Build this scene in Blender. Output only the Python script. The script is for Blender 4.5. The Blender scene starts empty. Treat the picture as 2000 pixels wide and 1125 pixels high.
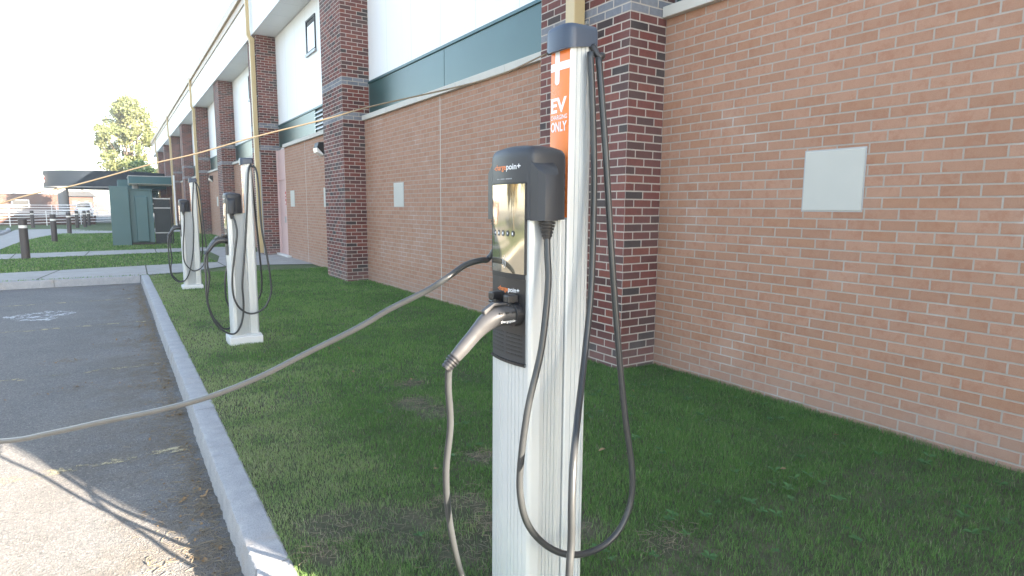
import bpy, bmesh, math, random
import numpy as np
from mathutils import Vector, Matrix, noise as mnoise

random.seed(7); rng = np.random.default_rng(7)
SC = bpy.context.scene
COL = SC.collection

# ------------------------------------------------------------------ camera
cam_d = bpy.data.cameras.new('camera'); cam = bpy.data.objects.new('camera', cam_d); COL.objects.link(cam)
cam_d.sensor_width = 36.0; cam_d.lens = 36.0 * 1182.683 / 2000.0
cam_d.clip_start = 0.05; cam_d.clip_end = 2000.0
YAW, PIT, ROL = math.radians(33.13290), math.radians(7.52218), math.radians(0.39632)
_f = Vector((math.sin(YAW) * math.cos(PIT), math.cos(YAW) * math.cos(PIT), -math.sin(PIT)))
_r = Vector((math.cos(YAW), -math.sin(YAW), 0)); _u = _r.cross(_f)
_r2 = _r * math.cos(ROL) + _u * math.sin(ROL); _u2 = -_r * math.sin(ROL) + _u * math.cos(ROL)
cam.matrix_world = Matrix(((_r2.x, _u2.x, -_f.x, 0), (_r2.y, _u2.y, -_f.y, 0), (_r2.z, _u2.z, -_f.z, 1.372), (0, 0, 0, 1)))
SC.camera = cam

# ------------------------------------------------------------------ light
SUN_EL = math.radians(17.0)
SUN_AZ = math.atan2(0.412, -0.9112)              # clockwise from +Y
w = bpy.data.worlds.new('World'); SC.world = w; w.use_nodes = True
wn = w.node_tree; bg = wn.nodes['Background']
sky = wn.nodes.new('ShaderNodeTexSky'); sky.sky_type = 'NISHITA'; sky.sun_disc = False
sky.sun_elevation = SUN_EL; sky.sun_rotation = SUN_AZ
sky.air_density = 1.0; sky.dust_density = 0.6; sky.ozone_density = 1.0
hs = wn.nodes.new('ShaderNodeHueSaturation'); hs.inputs['Saturation'].default_value = 0.8
wn.links.new(sky.outputs[0], hs.inputs['Color']); wn.links.new(hs.outputs[0], bg.inputs['Color'])
bg.inputs['Strength'].default_value = 0.070
sun_d = bpy.data.lights.new('sun', 'SUN'); sun = bpy.data.objects.new('sun', sun_d); COL.objects.link(sun)
sun_d.energy = 5.0; sun_d.angle = math.radians(0.4); sun_d.color = (1.0, 0.86, 0.70)
_sd = Vector((math.sin(SUN_AZ) * math.cos(SUN_EL), math.cos(SUN_AZ) * math.cos(SUN_EL), math.sin(SUN_EL)))
sun.rotation_euler = _sd.to_track_quat('Z', 'Y').to_euler(); sun.location = (20, -40, 30)
SC.view_settings.view_transform = 'Standard'; SC.view_settings.look = 'None'
SC.view_settings.exposure = 3.48; SC.view_settings.gamma = 1.0
SC.render.engine = 'CYCLES'
SC.cycles.max_bounces = 8; SC.cycles.sample_clamp_indirect = 6.0

# ------------------------------------------------------------------ mesh helpers
class MB:
    def __init__(self): self.v = []; self.f = []
    def add(self, vs, fs):
        o = len(self.v); self.v += [tuple(p) for p in vs]; self.f += [tuple(i + o for i in q) for q in fs]; return self
    def box(self, x0, x1, y0, y1, z0, z1):
        vs = [(x0, y0, z0), (x1, y0, z0), (x1, y1, z0), (x0, y1, z0), (x0, y0, z1), (x1, y0, z1), (x1, y1, z1), (x0, y1, z1)]
        return self.add(vs, [(0, 3, 2, 1), (4, 5, 6, 7), (0, 1, 5, 4), (1, 2, 6, 5), (2, 3, 7, 6), (3, 0, 4, 7)])
    def prism(self, prof, z0, z1, closed_caps=True):
        n = len(prof); vs = [(x, y, z0) for x, y in prof] + [(x, y, z1) for x, y in prof]
        fs = [(i, (i + 1) % n, (i + 1) % n + n, i + n) for i in range(n)]
        if closed_caps: fs += [tuple(range(n - 1, -1, -1)), tuple(range(n, 2 * n))]
        return self.add(vs, fs)
    def loft(self, rings, cap=True):
        n = len(rings[0]); vs = [p for r in rings for p in r]; fs = []
        for k in range(len(rings) - 1):
            for i in range(n):
                j = (i + 1) % n; fs.append((k * n + i, k * n + j, (k + 1) * n + j, (k + 1) * n + i))
        if cap: fs += [tuple(range(n - 1, -1, -1)), tuple((len(rings) - 1) * n + i for i in range(n))]
        return self.add(vs, fs)
    def tube(self, pts, rad, n=10, smooth_div=0, cap=True):
        P = [Vector(p) for p in pts]
        if smooth_div: P = catmull(P, smooth_div)
        R = rad if isinstance(rad, (list, tuple)) else [rad] * len(P)
        if len(R) != len(P): R = list(np.interp(np.linspace(0, 1, len(P)), np.linspace(0, 1, len(R)), R))
        T = [(P[min(i + 1, len(P) - 1)] - P[max(i - 1, 0)]).normalized() for i in range(len(P))]
        up = Vector((0, 0, 1)) if abs(T[0].z) < .9 else Vector((1, 0, 0))
        a = T[0].cross(up).normalized(); rings = []
        for i, p in enumerate(P):
            a = (a - T[i] * a.dot(T[i])).normalized(); b = T[i].cross(a)
            rings.append([p + (a * math.cos(2 * math.pi * k / n) + b * math.sin(2 * math.pi * k / n)) * R[i] for k in range(n)])
        return self.loft(rings, cap)
    def lathe(self, prof, c=(0, 0, 0), n=24):
        return self.loft([[(c[0] + r * math.cos(2 * math.pi * k / n), c[1] + r * math.sin(2 * math.pi * k / n), c[2] + z) for k in range(n)] for r, z in prof])
    def xform(self, M):
        self.v = [tuple(M @ Vector(p)) for p in self.v]; return self

def catmull(P, div):
    out = []; n = len(P)
    for i in range(n - 1):
        p0 = P[i - 1] if i else P[0] * 2 - P[1]; p1, p2 = P[i], P[i + 1]; p3 = P[i + 2] if i + 2 < n else P[-1] * 2 - P[-2]
        for k in range(div):
            t = k / div
            out.append(0.5 * ((2 * p1) + (p2 - p0) * t + (2 * p0 - 5 * p1 + 4 * p2 - p3) * t * t + (3 * p1 - p0 - 3 * p2 + p3) * t ** 3))
    out.append(P[-1]); return out

def obj(name, mb, mat, parent=None, smooth=False, bevel=0.0, seg=2, loc=None, subdiv=0, auto=None):
    me = bpy.data.meshes.new(name); me.from_pydata(mb.v, [], mb.f); me.update()
    bm = bmesh.new(); bm.from_mesh(me); bmesh.ops.recalc_face_normals(bm, faces=bm.faces); bm.to_mesh(me); bm.free()
    for m in (mat if isinstance(mat, (list, tuple)) else [mat]): me.materials.append(m)
    o = bpy.data.objects.new(name, me); COL.objects.link(o)
    if parent is not None: o.parent = parent
    if loc is not None: o.location = loc
    if smooth:
        me.polygons.foreach_set('use_smooth', [True] * len(me.polygons))
        if auto is not None:
            try: me.set_sharp_from_angle(angle=math.radians(auto))
            except Exception: pass
    if bevel:
        b = o.modifiers.new('bevel', 'BEVEL'); b.width = bevel; b.segments = seg; b.limit_method = 'ANGLE'; b.angle_limit = math.radians(40)
        b.harden_normals = False
    if subdiv:
        s = o.modifiers.new('subsurf', 'SUBSURF'); s.levels = s.render_levels = subdiv
    return o
def tag(o, label=None, cat=None, group=None, kind=None):
    if label: o['label'] = label
    if cat: o['category'] = cat
    if group: o['group'] = group
    if kind: o['kind'] = kind
    return o
def empty(name, loc, label, cat, group=None):
    o = bpy.data.objects.new(name, None); COL.objects.link(o); o.location = loc; o.empty_display_size = .1
    return tag(o, label, cat, group)
def struct(name, mb, mat, **k): return tag(obj(name, mb, mat, **k), kind='structure')
def copy_tree(o, parent=None):
    c = o.copy(); COL.objects.link(c); c.parent = parent
    for ch in o.children: copy_tree(ch, c)
    return c
def text_mb(s, size, align='LEFT', extrude=0.0, bold=0.0):
    cu = bpy.data.curves.new('lettering', 'FONT'); cu.body = s; cu.size = size; cu.align_x = align; cu.extrude = extrude
    cu.resolution_u = 3; cu.offset = bold
    o = bpy.data.objects.new('lettering', cu); COL.objects.link(o)
    dg = bpy.context.evaluated_depsgraph_get(); me = bpy.data.meshes.new_from_object(o.evaluated_get(dg))
    mb = MB(); mb.add([v.co for v in me.vertices], [tuple(p.vertices) for p in me.polygons])
    bpy.data.objects.remove(o); bpy.data.curves.remove(cu); bpy.data.meshes.remove(me)
    return mb

# ------------------------------------------------------------------ material helpers
class NT:
    def __init__(self, name):
        self.m = bpy.data.materials.new(name); self.m.use_nodes = True; self.t = self.m.node_tree
        self.b = self.t.nodes['Principled BSDF']; self.out = self.t.nodes['Material Output']
    def n(self, typ, **kw):
        nd = self.t.nodes.new('ShaderNode' + typ)
        for k, v in kw.items(): setattr(nd, k, v)
        return nd
    def put(self, sock, v):
        if isinstance(v, bpy.types.NodeSocket): self.t.links.new(v, sock)
        elif isinstance(v, (tuple, list)) and len(v) == 3 and sock.type == 'RGBA': sock.default_value = (*v, 1)
        else: sock.default_value = v
    def math(self, op, a, b=0.0, c=None):
        nd = self.n('Math', operation=op); self.put(nd.inputs[0], a); self.put(nd.inputs[1], b)
        if c is not None: self.put(nd.inputs[2], c)
        return nd.outputs[0]
    def mix(self, fac, a, b, blend='MIX'):
        nd = self.n('Mix', data_type='RGBA', blend_type=blend); self.put(nd.inputs['Factor'], fac); self.put(nd.inputs[6], a); self.put(nd.inputs[7], b)
        return nd.outputs[2]
    def sstep(self, v, lo, hi):
        nd = self.n('MapRange', interpolation_type='SMOOTHSTEP'); self.put(nd.inputs[0], v); nd.inputs[1].default_value = lo; nd.inputs[2].default_value = hi
        return nd.outputs[0]
    def pos(self): return self.n('NewGeometry').outputs['Position']
    def objco(self): return self.n('TexCoord').outputs['Object']
    def noise(self, scale, detail=4, rough=.6, vec=None, col=False):
        nd = self.n('TexNoise'); nd.inputs['Scale'].default_value = scale; nd.inputs['Detail'].default_value = detail; nd.inputs['Roughness'].default_value = rough
        self.put(nd.inputs['Vector'], vec if vec is not None else self.pos())
        return nd.outputs['Color' if col else 'Fac']
    def ramp(self, fac, stops, interp='LINEAR'):
        nd = self.n('ValToRGB'); cr = nd.color_ramp; cr.interpolation = interp
        while len(cr.elements) < len(stops): cr.elements.new(.5)
        for e, (p, c) in zip(cr.elements, stops): e.position = p; e.color = (*c, 1)
        self.put(nd.inputs[0], fac); return nd.outputs[0]
    def bump(self, h, strength=.3, dist=.01):
        nd = self.n('Bump'); nd.inputs['Strength'].default_value = strength; nd.inputs['Distance'].default_value = dist; self.put(nd.inputs['Height'], h)
        self.t.links.new(nd.outputs[0], self.b.inputs['Normal'])
    def set(self, **kw):
        for k, v in kw.items(): self.put(self.b.inputs[k.replace('_', ' ')], v)
        return self
def plain(name, col, rough=.5, metal=0.0, var=.12, nscale=6, spec=.5, bump=0):
    t = NT(name); nz = t.noise(nscale, 6)
    f = t.math('MULTIPLY_ADD', nz, 2 * var, 1 - var)
    c = t.mix(1.0, col, t.n('CombineColor').outputs[0], 'MULTIPLY')
    cc = t.t.nodes[-2] if False else None
    comb = [n for n in t.t.nodes if n.bl_idname == 'ShaderNodeCombineColor'][0]
    for i in range(3): t.put(comb.inputs[i], f)
    t.set(Base_Color=c, Roughness=t.math('MULTIPLY_ADD', nz, .16, rough - .08), Metallic=metal)
    t.b.inputs['Specular IOR Level'].default_value = spec
    if bump: t.bump(t.noise(nscale * 30, 3), bump, .002)
    return t.m

BW, BH = 0.203194, 0.0677
def brick_mat(name, stops, mortar, band=None, mw=.0055, mixvar=.35, rough=.85, efflo=False, mott=0):
    t = NT(name); g = t.n('NewGeometry'); P, Nn = g.outputs['Position'], g.outputs['Normal']
    sp = t.n('SeparateXYZ'); t.put(sp.inputs[0], P); sn = t.n('SeparateXYZ'); t.put(sn.inputs[0], Nn)
    isx = t.math('GREATER_THAN', t.math('ABSOLUTE', sn.outputs[0]), .5)
    uy = t.math('DIVIDE', t.math('SUBTRACT', sp.outputs[1], 3.737), BW)
    ux = t.math('ADD', t.math('DIVIDE', t.math('SUBTRACT', sp.outputs[0], 3.55), BW), .5)
    u = t.math('ADD', t.math('MULTIPLY', uy, isx), t.math('MULTIPLY', ux, t.math('SUBTRACT', 1.0, isx)))
    wob = t.math('MULTIPLY', t.math('SUBTRACT', t.noise(30, 2), .5), .012)
    v = t.math('ADD', t.math('DIVIDE', t.math('SUBTRACT', sp.outputs[2], 2.94), BH), t.math('MULTIPLY', wob, 3.0))
    row = t.math('FLOOR', v); par = t.math('FLOORED_MODULO', row, 2.0)
    u2 = t.math('ADD', t.math('ADD', u, wob), t.math('MULTIPLY', t.math('SUBTRACT', 1.0, par), .5))
    colm = t.math('FLOOR', u2)
    fu = t.math('FRACT', u2); fv = t.math('FRACT', v)
    du = t.math('MULTIPLY', t.math('MINIMUM', fu, t.math('SUBTRACT', 1.0, fu)), BW)
    dv = t.math('MULTIPLY', t.math('MINIMUM', fv, t.math('SUBTRACT', 1.0, fv)), BH)
    d = t.math('MINIMUM', du, dv)
    d = t.math('ADD', d, t.math('MULTIPLY', t.math('SUBTRACT', t.noise(90, 3), .5), .0026))
    mask = t.sstep(d, mw - .0009, mw + .0009)
    # the outside corner of a brick carries on round the corner: same number on both faces near the corner
    cv = t.n('CombineXYZ'); t.put(cv.inputs[0], colm); t.put(cv.inputs[1], row); t.put(cv.inputs[2], t.math('MULTIPLY', isx, 3.7))
    wnz = t.n('TexWhiteNoise', noise_dimensions='3D'); t.put(wnz.inputs['Vector'], cv.outputs[0])
    c = t.ramp(wnz.outputs['Value'], stops, 'CONSTANT')
    if band:
        b1 = t.math('MULTIPLY', t.math('GREATER_THAN', row, -.5), t.math('LESS_THAN', row, 1.5))
        b2 = t.math('MULTIPLY', t.math('GREATER_THAN', row, 8.5), t.math('LESS_THAN', row, 10.5))
        bm_ = t.math('ADD', b1, b2)
        c = t.mix(bm_, c, t.ramp(wnz.outputs['Value'], [(0, (.15, .16, .185)), (.4, (.18, .19, .215)), (.7, (.125, .135, .16))], 'CONSTANT'))
    n1 = t.noise(22, 5, .65); n2 = t.noise(160, 3)
    var = t.math('ADD', t.math('MULTIPLY_ADD', n1, mixvar * 2, 1 - mixvar), t.math('MULTIPLY', t.math('SUBTRACT', n2, .5), .35))
    hv = t.n('HueSaturation'); t.put(hv.inputs['Color'], c); t.put(hv.inputs['Value'], var); c = hv.outputs[0]
    big = t.noise(.9, 3)
    if mott: c = t.mix(t.math('MULTIPLY', t.sstep(t.noise(13, 4, .7), .47, .68), mott), c, (.27, .115, .068))
    mcol = t.mix(t.math('MULTIPLY_ADD', t.noise(14, 4), .9, -.1), mortar, tuple(x * .68 for x in mortar))
    if efflo:
        e = t.sstep(t.math('MULTIPLY', t.noise(.55, 3), t.noise(2.3, 4)), .28, .40)
        c = t.mix(t.math('MULTIPLY', e, .12), c, (.42, .37, .33)); mcol = t.mix(t.math('MULTIPLY', e, .5), mcol, (.50, .47, .44))
    low = t.math('MULTIPLY', t.math('SUBTRACT', 1.0, t.sstep(sp.outputs[2], .0, .38)), t.math('MULTIPLY_ADD', t.noise(5, 4), .9, 0.05))
    col = t.mix(mask, mcol, c)
    col = t.mix(t.math('MULTIPLY', low, .45), col, (.30, .27, .255))
    if not mott: col = t.mix(t.math('MULTIPLY', t.sstep(big, .35, .7), .08), col, (.5, .45, .42))
    t.set(Base_Color=col, Roughness=t.math('MULTIPLY_ADD', n2, .15, rough - .07))
    t.b.inputs['Specular IOR Level'].default_value = .35
    h = t.math('ADD', t.math('MULTIPLY', mask, 1.0), t.math('ADD', t.math('MULTIPLY', n2, .22), t.math('MULTIPLY', n1, .15)))
    t.bump(h, .55, .006)
    return t.m

M = {}
M['redbrick'] = brick_mat('dark_red_brick', [(0, (.118, .034, .029)), (.30, (.092, .030, .027)), (.5, (.142, .038, .030)), (.66, (.064, .028, .027)), (.84, (.036, .026, .027)), (.93, (.165, .048, .034))], (.44, .39, .34), band=True)
M['tanbrick'] = brick_mat('tan_brick', [(0, (.338, .190, .127)), (.25, (.354, .199, .134)), (.5, (.320, .177, .116)), (.72, (.364, .208, .141)), (.9, (.330, .179, .113)), (.997, (.34, .12, .065))], (.375, .330, .285), mw=.0048, mixvar=.12, mott=.42, efflo=True)

t = NT('asphalt')
P_ = t.pos(); vo = t.n('TexVoronoi'); vo.inputs['Scale'].default_value = 150; t.put(vo.inputs['Vector'], P_)
st = t.sstep(t.n('SeparateColor').outputs[0], .8, .9)
sepc = [n for n in t.t.nodes if n.bl_idname == 'ShaderNodeSeparateColor'][0]; t.put(sepc.inputs[0], vo.outputs['Color'])
c = t.ramp(t.noise(1.3, 6, .7), [(.25, (.140, .141, .142)), (.55, (.172, .171, .168)), (.8, (.21, .206, .198))])
c = t.mix(t.math('MULTIPLY', st, .65), c, (.33, .31, .28))
c = t.mix(t.math('MULTIPLY', t.sstep(t.noise(60, 4, .7), .52, .68), .6), c, (.055, .055, .055))
sx = t.n('SeparateXYZ'); t.put(sx.inputs[0], P_)
gut = t.math('MULTIPLY', t.sstep(sx.outputs[0], -.75, .36), t.sstep(t.noise(3.2, 6, .7), .40, .62))
gut = t.math('MULTIPLY', gut, t.math('LESS_THAN', sx.outputs[1], 14))
c = t.mix(t.math('MULTIPLY', gut, .55), c, (.12, .095, .065))
t.set(Base_Color=c, Roughness=.9); t.b.inputs['Specular IOR Level'].default_value = .3
t.bump(t.math('ADD', vo.outputs['Distance'], t.math('MULTIPLY', t.noise(45, 5, .7), 1.6)), .8, .010); M['asphalt'] = t.m

t = NT('granite')
n1 = t.noise(9, 6, .7); vo = t.n('TexVoronoi'); vo.inputs['Scale'].default_value = 320; t.put(vo.inputs['Vector'], t.pos())
c = t.ramp(n1, [(.3, (.27, .275, .285)), (.55, (.32, .323, .33)), (.75, (.385, .385, .385))])
sc_ = t.n('SeparateColor'); t.put(sc_.inputs[0], vo.outputs['Color'])
c = t.mix(t.math('MULTIPLY', t.sstep(sc_.outputs[0], .75, .85), .35), c, (.14, .14, .15))
c = t.mix(t.math('MULTIPLY', t.sstep(t.noise(2.2, 5, .7), .56, .72), .35), c, (.30, .22, .14))
t.set(Base_Color=c, Roughness=.85); t.bump(t.math('ADD', n1, t.math('MULTIPLY', t.noise(120, 3), .4)), .6, .012); M['granite'] = t.m

t = NT('concrete')
c = t.ramp(t.noise(2.5, 7, .7), [(.3, (.27, .26, .24)), (.55, (.34, .33, .31)), (.75, (.40, .385, .36))])
c = t.mix(t.math('MULTIPLY', t.noise(180, 2), .35), c, (.2, .19, .18))
t.set(Base_Color=c, Roughness=.9); t.bump(t.noise(150, 3), .25, .004); M['concrete'] = t.m

t = NT('soil')
c = t.ramp(t.noise(7, 7, .7), [(.3, (.040, .048, .022)), (.5, (.062, .068, .034)), (.72, (.115, .098, .064))])
t.set(Base_Color=c, Roughness=.95); t.bump(t.noise(60, 5), .8, .02); M['soil'] = t.m
t = NT('far_turf')
c = t.ramp(t.noise(1.2, 8, .75), [(.3, (.055, .085, .022)), (.5, (.075, .115, .030)), (.7, (.12, .125, .045))])
c = t.mix(t.math('MULTIPLY', t.noise(40, 4, .7), .5), c, (.03, .055, .014))
t.set(Base_Color=c, Roughness=.95); t.bump(t.noise(30, 5), .9, .04); M['turf'] = t.m

t = NT('grass_blades')
at = t.n('Attribute', attribute_name='tint'); se = t.n('SeparateColor'); t.put(se.inputs[0], at.outputs['Color'])
c = t.ramp(se.outputs[0], [(0, (.034, .105, .018)), (.4, (.070, .185, .032)), (.72, (.130, .265, .055)), (1.0, (.22, .34, .10))])
c = t.mix(se.outputs[1], c, (.33, .34, .20))
t.set(Base_Color=c, Roughness=.55); t.b.inputs['Specular IOR Level'].default_value = .3
tr = t.n('BsdfTranslucent'); t.put(tr.inputs['Color'], c); ms = t.n('MixShader'); ms.inputs[0].default_value = .25
t.t.links.new(t.b.outputs[0], ms.inputs[1]); t.t.links.new(tr.outputs[0], ms.inputs[2]); t.t.links.new(ms.outputs[0], t.out.inputs[0]); M['grass'] = t.m

def leafmat(name, stops):
    t = NT(name); at = t.n('Attribute', attribute_name='tint'); se = t.n('SeparateColor'); t.put(se.inputs[0], at.outputs['Color'])
    c = t.ramp(se.outputs[0], stops); t.set(Base_Color=c, Roughness=.6)
    tr = t.n('BsdfTranslucent'); t.put(tr.inputs['Color'], c); ms = t.n('MixShader'); ms.inputs[0].default_value = .55
    t.t.links.new(t.b.outputs[0], ms.inputs[1]); t.t.links.new(tr.outputs[0], ms.inputs[2]); t.t.links.new(ms.outputs[0], t.out.inputs[0])
    return t.m
M['leaf'] = leafmat('autumn_leaves', [(0, (.11, .145, .06)), (.4, (.19, .22, .09)), (.75, (.26, .275, .12)), (1, (.32, .31, .15))])
M['leafgold'] = leafmat('gold_leaves', [(0, (.16, .11, .02)), (.5, (.32, .22, .05)), (1, (.42, .30, .09))])
M['leafdark'] = leafmat('dark_leaves', [(0, (.012, .030, .012)), (.5, (.025, .055, .02)), (1, (.05, .085, .03))])
M['bark'] = plain('bark', (.09, .07, .05), .9, var=.4, nscale=9)
M['litter'] = plain('dry_straw', (.20, .165, .115), .9, var=.5, nscale=25)
M['weed'] = plain('weed_leaf', (.045, .115, .030), .8, var=.35, nscale=20)
M['fallen'] = plain('fallen_leaf', (.22, .14, .07), .8, var=.5, nscale=15)

M['alu'] = plain('pale_aluminium', (.52, .545, .55), .36, .2, var=.05, nscale=5)
M['padmat'] = plain('pale_concrete_pad', (.58, .58, .57), .85, var=.12, nscale=14, bump=.3)
M['head'] = plain('charcoal_plastic', (.026, .029, .035), .48, 0, var=.10, nscale=8, bump=.12)
M['plastic'] = plain('black_plastic', (.016, .016, .018), .38, 0, var=.1, nscale=12)
M['cap'] = plain('cap_plastic', (.034, .050, .080), .40, 0, var=.08, nscale=8)
M['cable'] = plain('cable_rubber', (.032, .035, .037), .33, 0, var=.25, nscale=18, spec=.45)
M['plug'] = plain('plug_plastic', (.048, .048, .050), .36, 0, var=.1, nscale=20)
M['cord'] = plain('thin_cord', (.13, .105, .07), .7, 0, var=.15, nscale=40)
M['white_letter'] = plain('white_lettering', (.78, .80, .82), .5, 0, var=.02)
M['orange_letter'] = plain('orange_lettering', (.80, .22, .05), .5, 0, var=.02)
M['grey_letter'] = plain('grey_lettering', (.30, .31, .33), .5, 0, var=.02)
M['sticker'] = plain('orange_sticker', (.80, .20, .035), .28, 0, var=.05, nscale=10)
t = NT('mirror_screen'); t.set(Base_Color=(.46, .42, .33), Metallic=.85, Roughness=.06)
t.bump(t.noise(5, 2), .05, .01); M['screen'] = t.m
t = NT('white_panel')
sp = t.n('SeparateXYZ'); t.put(sp.inputs[0], t.pos())
fy = t.math('FRACT', t.math('DIVIDE', sp.outputs[1], 1.016)); seam = t.math('LESS_THAN', fy, .012)
c = t.mix(t.math('MULTIPLY', seam, .45), t.mix(t.noise(.6, 5), (.72, .74, .75), (.80, .81, .81)), (.35, .37, .38))
stv = t.n('CombineXYZ'); t.put(stv.inputs[0], t.math('MULTIPLY', sp.outputs[1], 9)); t.put(stv.inputs[2], t.math('MULTIPLY', sp.outputs[2], .5))
c = t.mix(t.math('MULTIPLY', t.sstep(t.noise(1.0, 5, .7, vec=stv.outputs[0]), .52, .75), .18), c, (.45, .44, .40))
t.set(Base_Color=c, Roughness=.5); M['white'] = t.m
M['soffit'] = plain('soffit_paint', (.66, .67, .67), .8, var=.06, nscale=1)
t = NT('teal_metal'); c = t.ramp(t.noise(.8, 5), [(.3, (.018, .062, .062)), (.7, (.024, .078, .077))])
t.set(Base_Color=c, Roughness=.32, Metallic=.15); t.bump(t.noise(1.7, 2), .04, .02); M['teal'] = t.m
M['trim'] = plain('dark_teal_trim', (.03, .09, .10), .4, .2, var=.05)
M['coping'] = plain('limestone_coping', (.50, .485, .44), .8, var=.10, nscale=5, bump=.2)
M['patch'] = plain('beige_panel', (.46, .455, .415), .75, var=.07, nscale=4, bump=.15)
M['downspout'] = plain('yellow_tan_metal', (.47, .36, .19), .42, 0, var=.06, nscale=3)
M['gutter'] = plain('tan_gutter', (.47, .375, .28), .5, 0, var=.06, nscale=3)
M['door'] = plain('faded_pink_door', (.56, .40, .38), .55, 0, var=.05, nscale=3)
M['steel'] = plain('grey_steel', (.34, .35, .36), .45, .6, var=.1)
M['glass'] = plain('dark_glass', (.03, .04, .05), .08, 0, var=.02, spec=1.0)
M['louvre'] = plain('louvre_blade', (.72, .76, .78), .4, .3, var=.05)
M['picket'] = plain('picket_paint', (.022, .032, .038), .5, 0, var=.1)
M['black'] = plain('black_paint', (.012, .013, .015), .5, 0, var=.1)
M['lampwhite'] = plain('frosted_lens', (.75, .74, .70), .3, 0, var=.03)
M['bollard'] = plain('bronze_bollard', (.065, .055, .055), .5, .1, var=.12, nscale=6)
M['cabinet'] = plain('green_cabinet_paint', (.055, .115, .120), .5, 0, var=.08, nscale=2)
M['rail'] = plain('white_rail_paint', (.72, .73, .74), .5, 0, var=.05)
M['canopy'] = plain('dark_green_fascia', (.006, .011, .018), .6, 0, var=.1, nscale=.8)
M['canopy2'] = plain('teal_fascia', (.020, .085, .095), .5, 0, var=.06, nscale=.8)
M['column'] = plain('white_column', (.20, .20, .195), .7, 0, var=.06, nscale=1.5)
M['vanpaint'] = plain('white_vehicle_paint', (.75, .75, .74), .3, 0, var=.03)
M['roof'] = plain('grey_roof', (.06, .058, .055), .8, 0, var=.2, nscale=2)
M['red'] = plain('red_paint', (.45, .06, .05), .5, 0, var=.1)
M['signface'] = plain('pale_sign_face', (.78, .70, .68), .4, 0, var=.06, nscale=4)
t = NT('far_brick'); br = t.n('TexBrick'); br.inputs['Scale'].default_value = 1.0; t.put(br.inputs['Color1'], (.085, .034, .022)); t.put(br.inputs['Color2'], (.060, .026, .018)); t.put(br.inputs['Mortar'], (.10, .08, .065))
br.inputs['Brick Width'].default_value = .4; br.inputs['Row Height'].default_value = .14; br.inputs['Mortar Size'].default_value = .015
mp = t.n('Mapping'); mp.inputs['Rotation'].default_value = (math.radians(90), 0, 0); t.put(mp.inputs[0], t.pos()); t.put(br.inputs[0], mp.outputs[0])
t.set(Base_Color=br.outputs[0], Roughness=.9); M['farbrick'] = t.m
def paint_mat(name, col, thr, ns):
    t = NT(name); t.set(Base_Color=col, Roughness=.8)
    a = t.sstep(t.math('ADD', t.noise(ns, 6, .75), t.math('MULTIPLY', t.noise(140, 2), .35)), thr, thr + .10)
    tp = t.n('BsdfTransparent'); ms = t.n('MixShader'); t.put(ms.inputs[0], a)
    t.t.links.new(tp.outputs[0], ms.inputs[1]); t.t.links.new(t.b.outputs[0], ms.inputs[2]); t.t.links.new(ms.outputs[0], t.out.inputs[0]); return t.m
M['paintline'] = paint_mat('worn_yellow_line', (.36, .31, .19), .665, 7)
M['paintwhite'] = paint_mat('worn_white_paint', (.55, .56, .57), .665, 9)
# ------------------------------------------------------------------ ground and paving (the setting)
def sheet(name, poly, z, mat, kind='structure'):
    mb = MB(); mb.add([(x, y, z) for x, y in poly], [tuple(range(len(poly)))])
    return tag(obj(name, mb, mat), kind=kind)
def grid(name, x0, x1, y0, y1, z, nx, ny, mat, amp=0.0, sc=1.0):
    mb = MB(); vs = []; fs = []
    for j in range(ny + 1):
        for i in range(nx + 1):
            x = x0 + (x1 - x0) * i / nx; y = y0 + (y1 - y0) * j / ny
            vs.append((x, y, z + amp * mnoise.noise(Vector((x * sc, y * sc, 3.1)))))
    for j in range(ny):
        for i in range(nx):
            a = j * (nx + 1) + i; fs.append((a, a + 1, a + nx + 2, a + nx + 1))
    mb.add(vs, fs); return tag(obj(name, mb, mat, smooth=True), kind='structure')

grid('ground', -500, 500, -300, 900, -.36, 4, 4, M['concrete'])
grid('parking_lot', -70, .365, -70, 13.93, -.14, 40, 40, M['asphalt'])
grid('lawn', .485, 4.3, -10, 14.0, -.012, 30, 140, M['soil'], .010, 1.7)
sheet('verge', [(-60, 14.0), (4.3, 14.0), (4.3, 58), (-60, 58)], -.012, M['turf'])
sheet('pavement', [(-120, 58), (80, 58), (80, 240), (-120, 240)], -.02, M['asphalt'])
def slabs(name, poly, z, joints):
    sheet(name, poly, z, M['concrete'])
    mb = MB()
    for (ax, ay), (bx, by) in joints:
        d = Vector((bx - ax, by - ay)); n = Vector((-d.y, d.x)).normalized() * .012
        mb.add([(ax - n.x, ay - n.y, z + .004), (bx - n.x, by - n.y, z + .004), (bx + n.x, by + n.y, z + .004), (ax + n.x, ay + n.y, z + .004)], [(0, 1, 2, 3)])
    if joints: tag(obj('path_joint', mb, M['soil']), kind='structure')
slabs('path', [(-14, 14.045), (.49, 14.045), (1.1, 14.25), (2.05, 15.2), (2.95, 15.16), (3.96, 14.80), (3.96, 18.36), (3.56, 18.36), (3.50, 22.55), (2.32, 22.5), (2.35, 18.4), (2.05, 16.43), (1.2, 16.4), (-2, 15.75), (-14, 13.9 + 1.0)], .002,
      [((-1.29, 14.06), (-1.05, 15.93)), ((.47, 14.06), (.52, 16.25)), ((2.05, 15.2), (2.05, 16.43)), ((-2.9, 14.06), (-2.7, 15.6)), ((2.35, 18.4), (3.55, 18.36))])
slabs('path', [(-14, 17.4), (-2.49, 19.73), (1.55, 20.64), (2.40, 20.8), (2.40, 22.52), (1.69, 22.39), (-2.73, 21.77), (-14, 20.0)], .006,
      [((-.75, 20.13), (-.7, 22.05)), ((.95, 20.5), (1.0, 22.3)), ((-2.3, 19.8), (-2.4, 21.8))])
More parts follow.
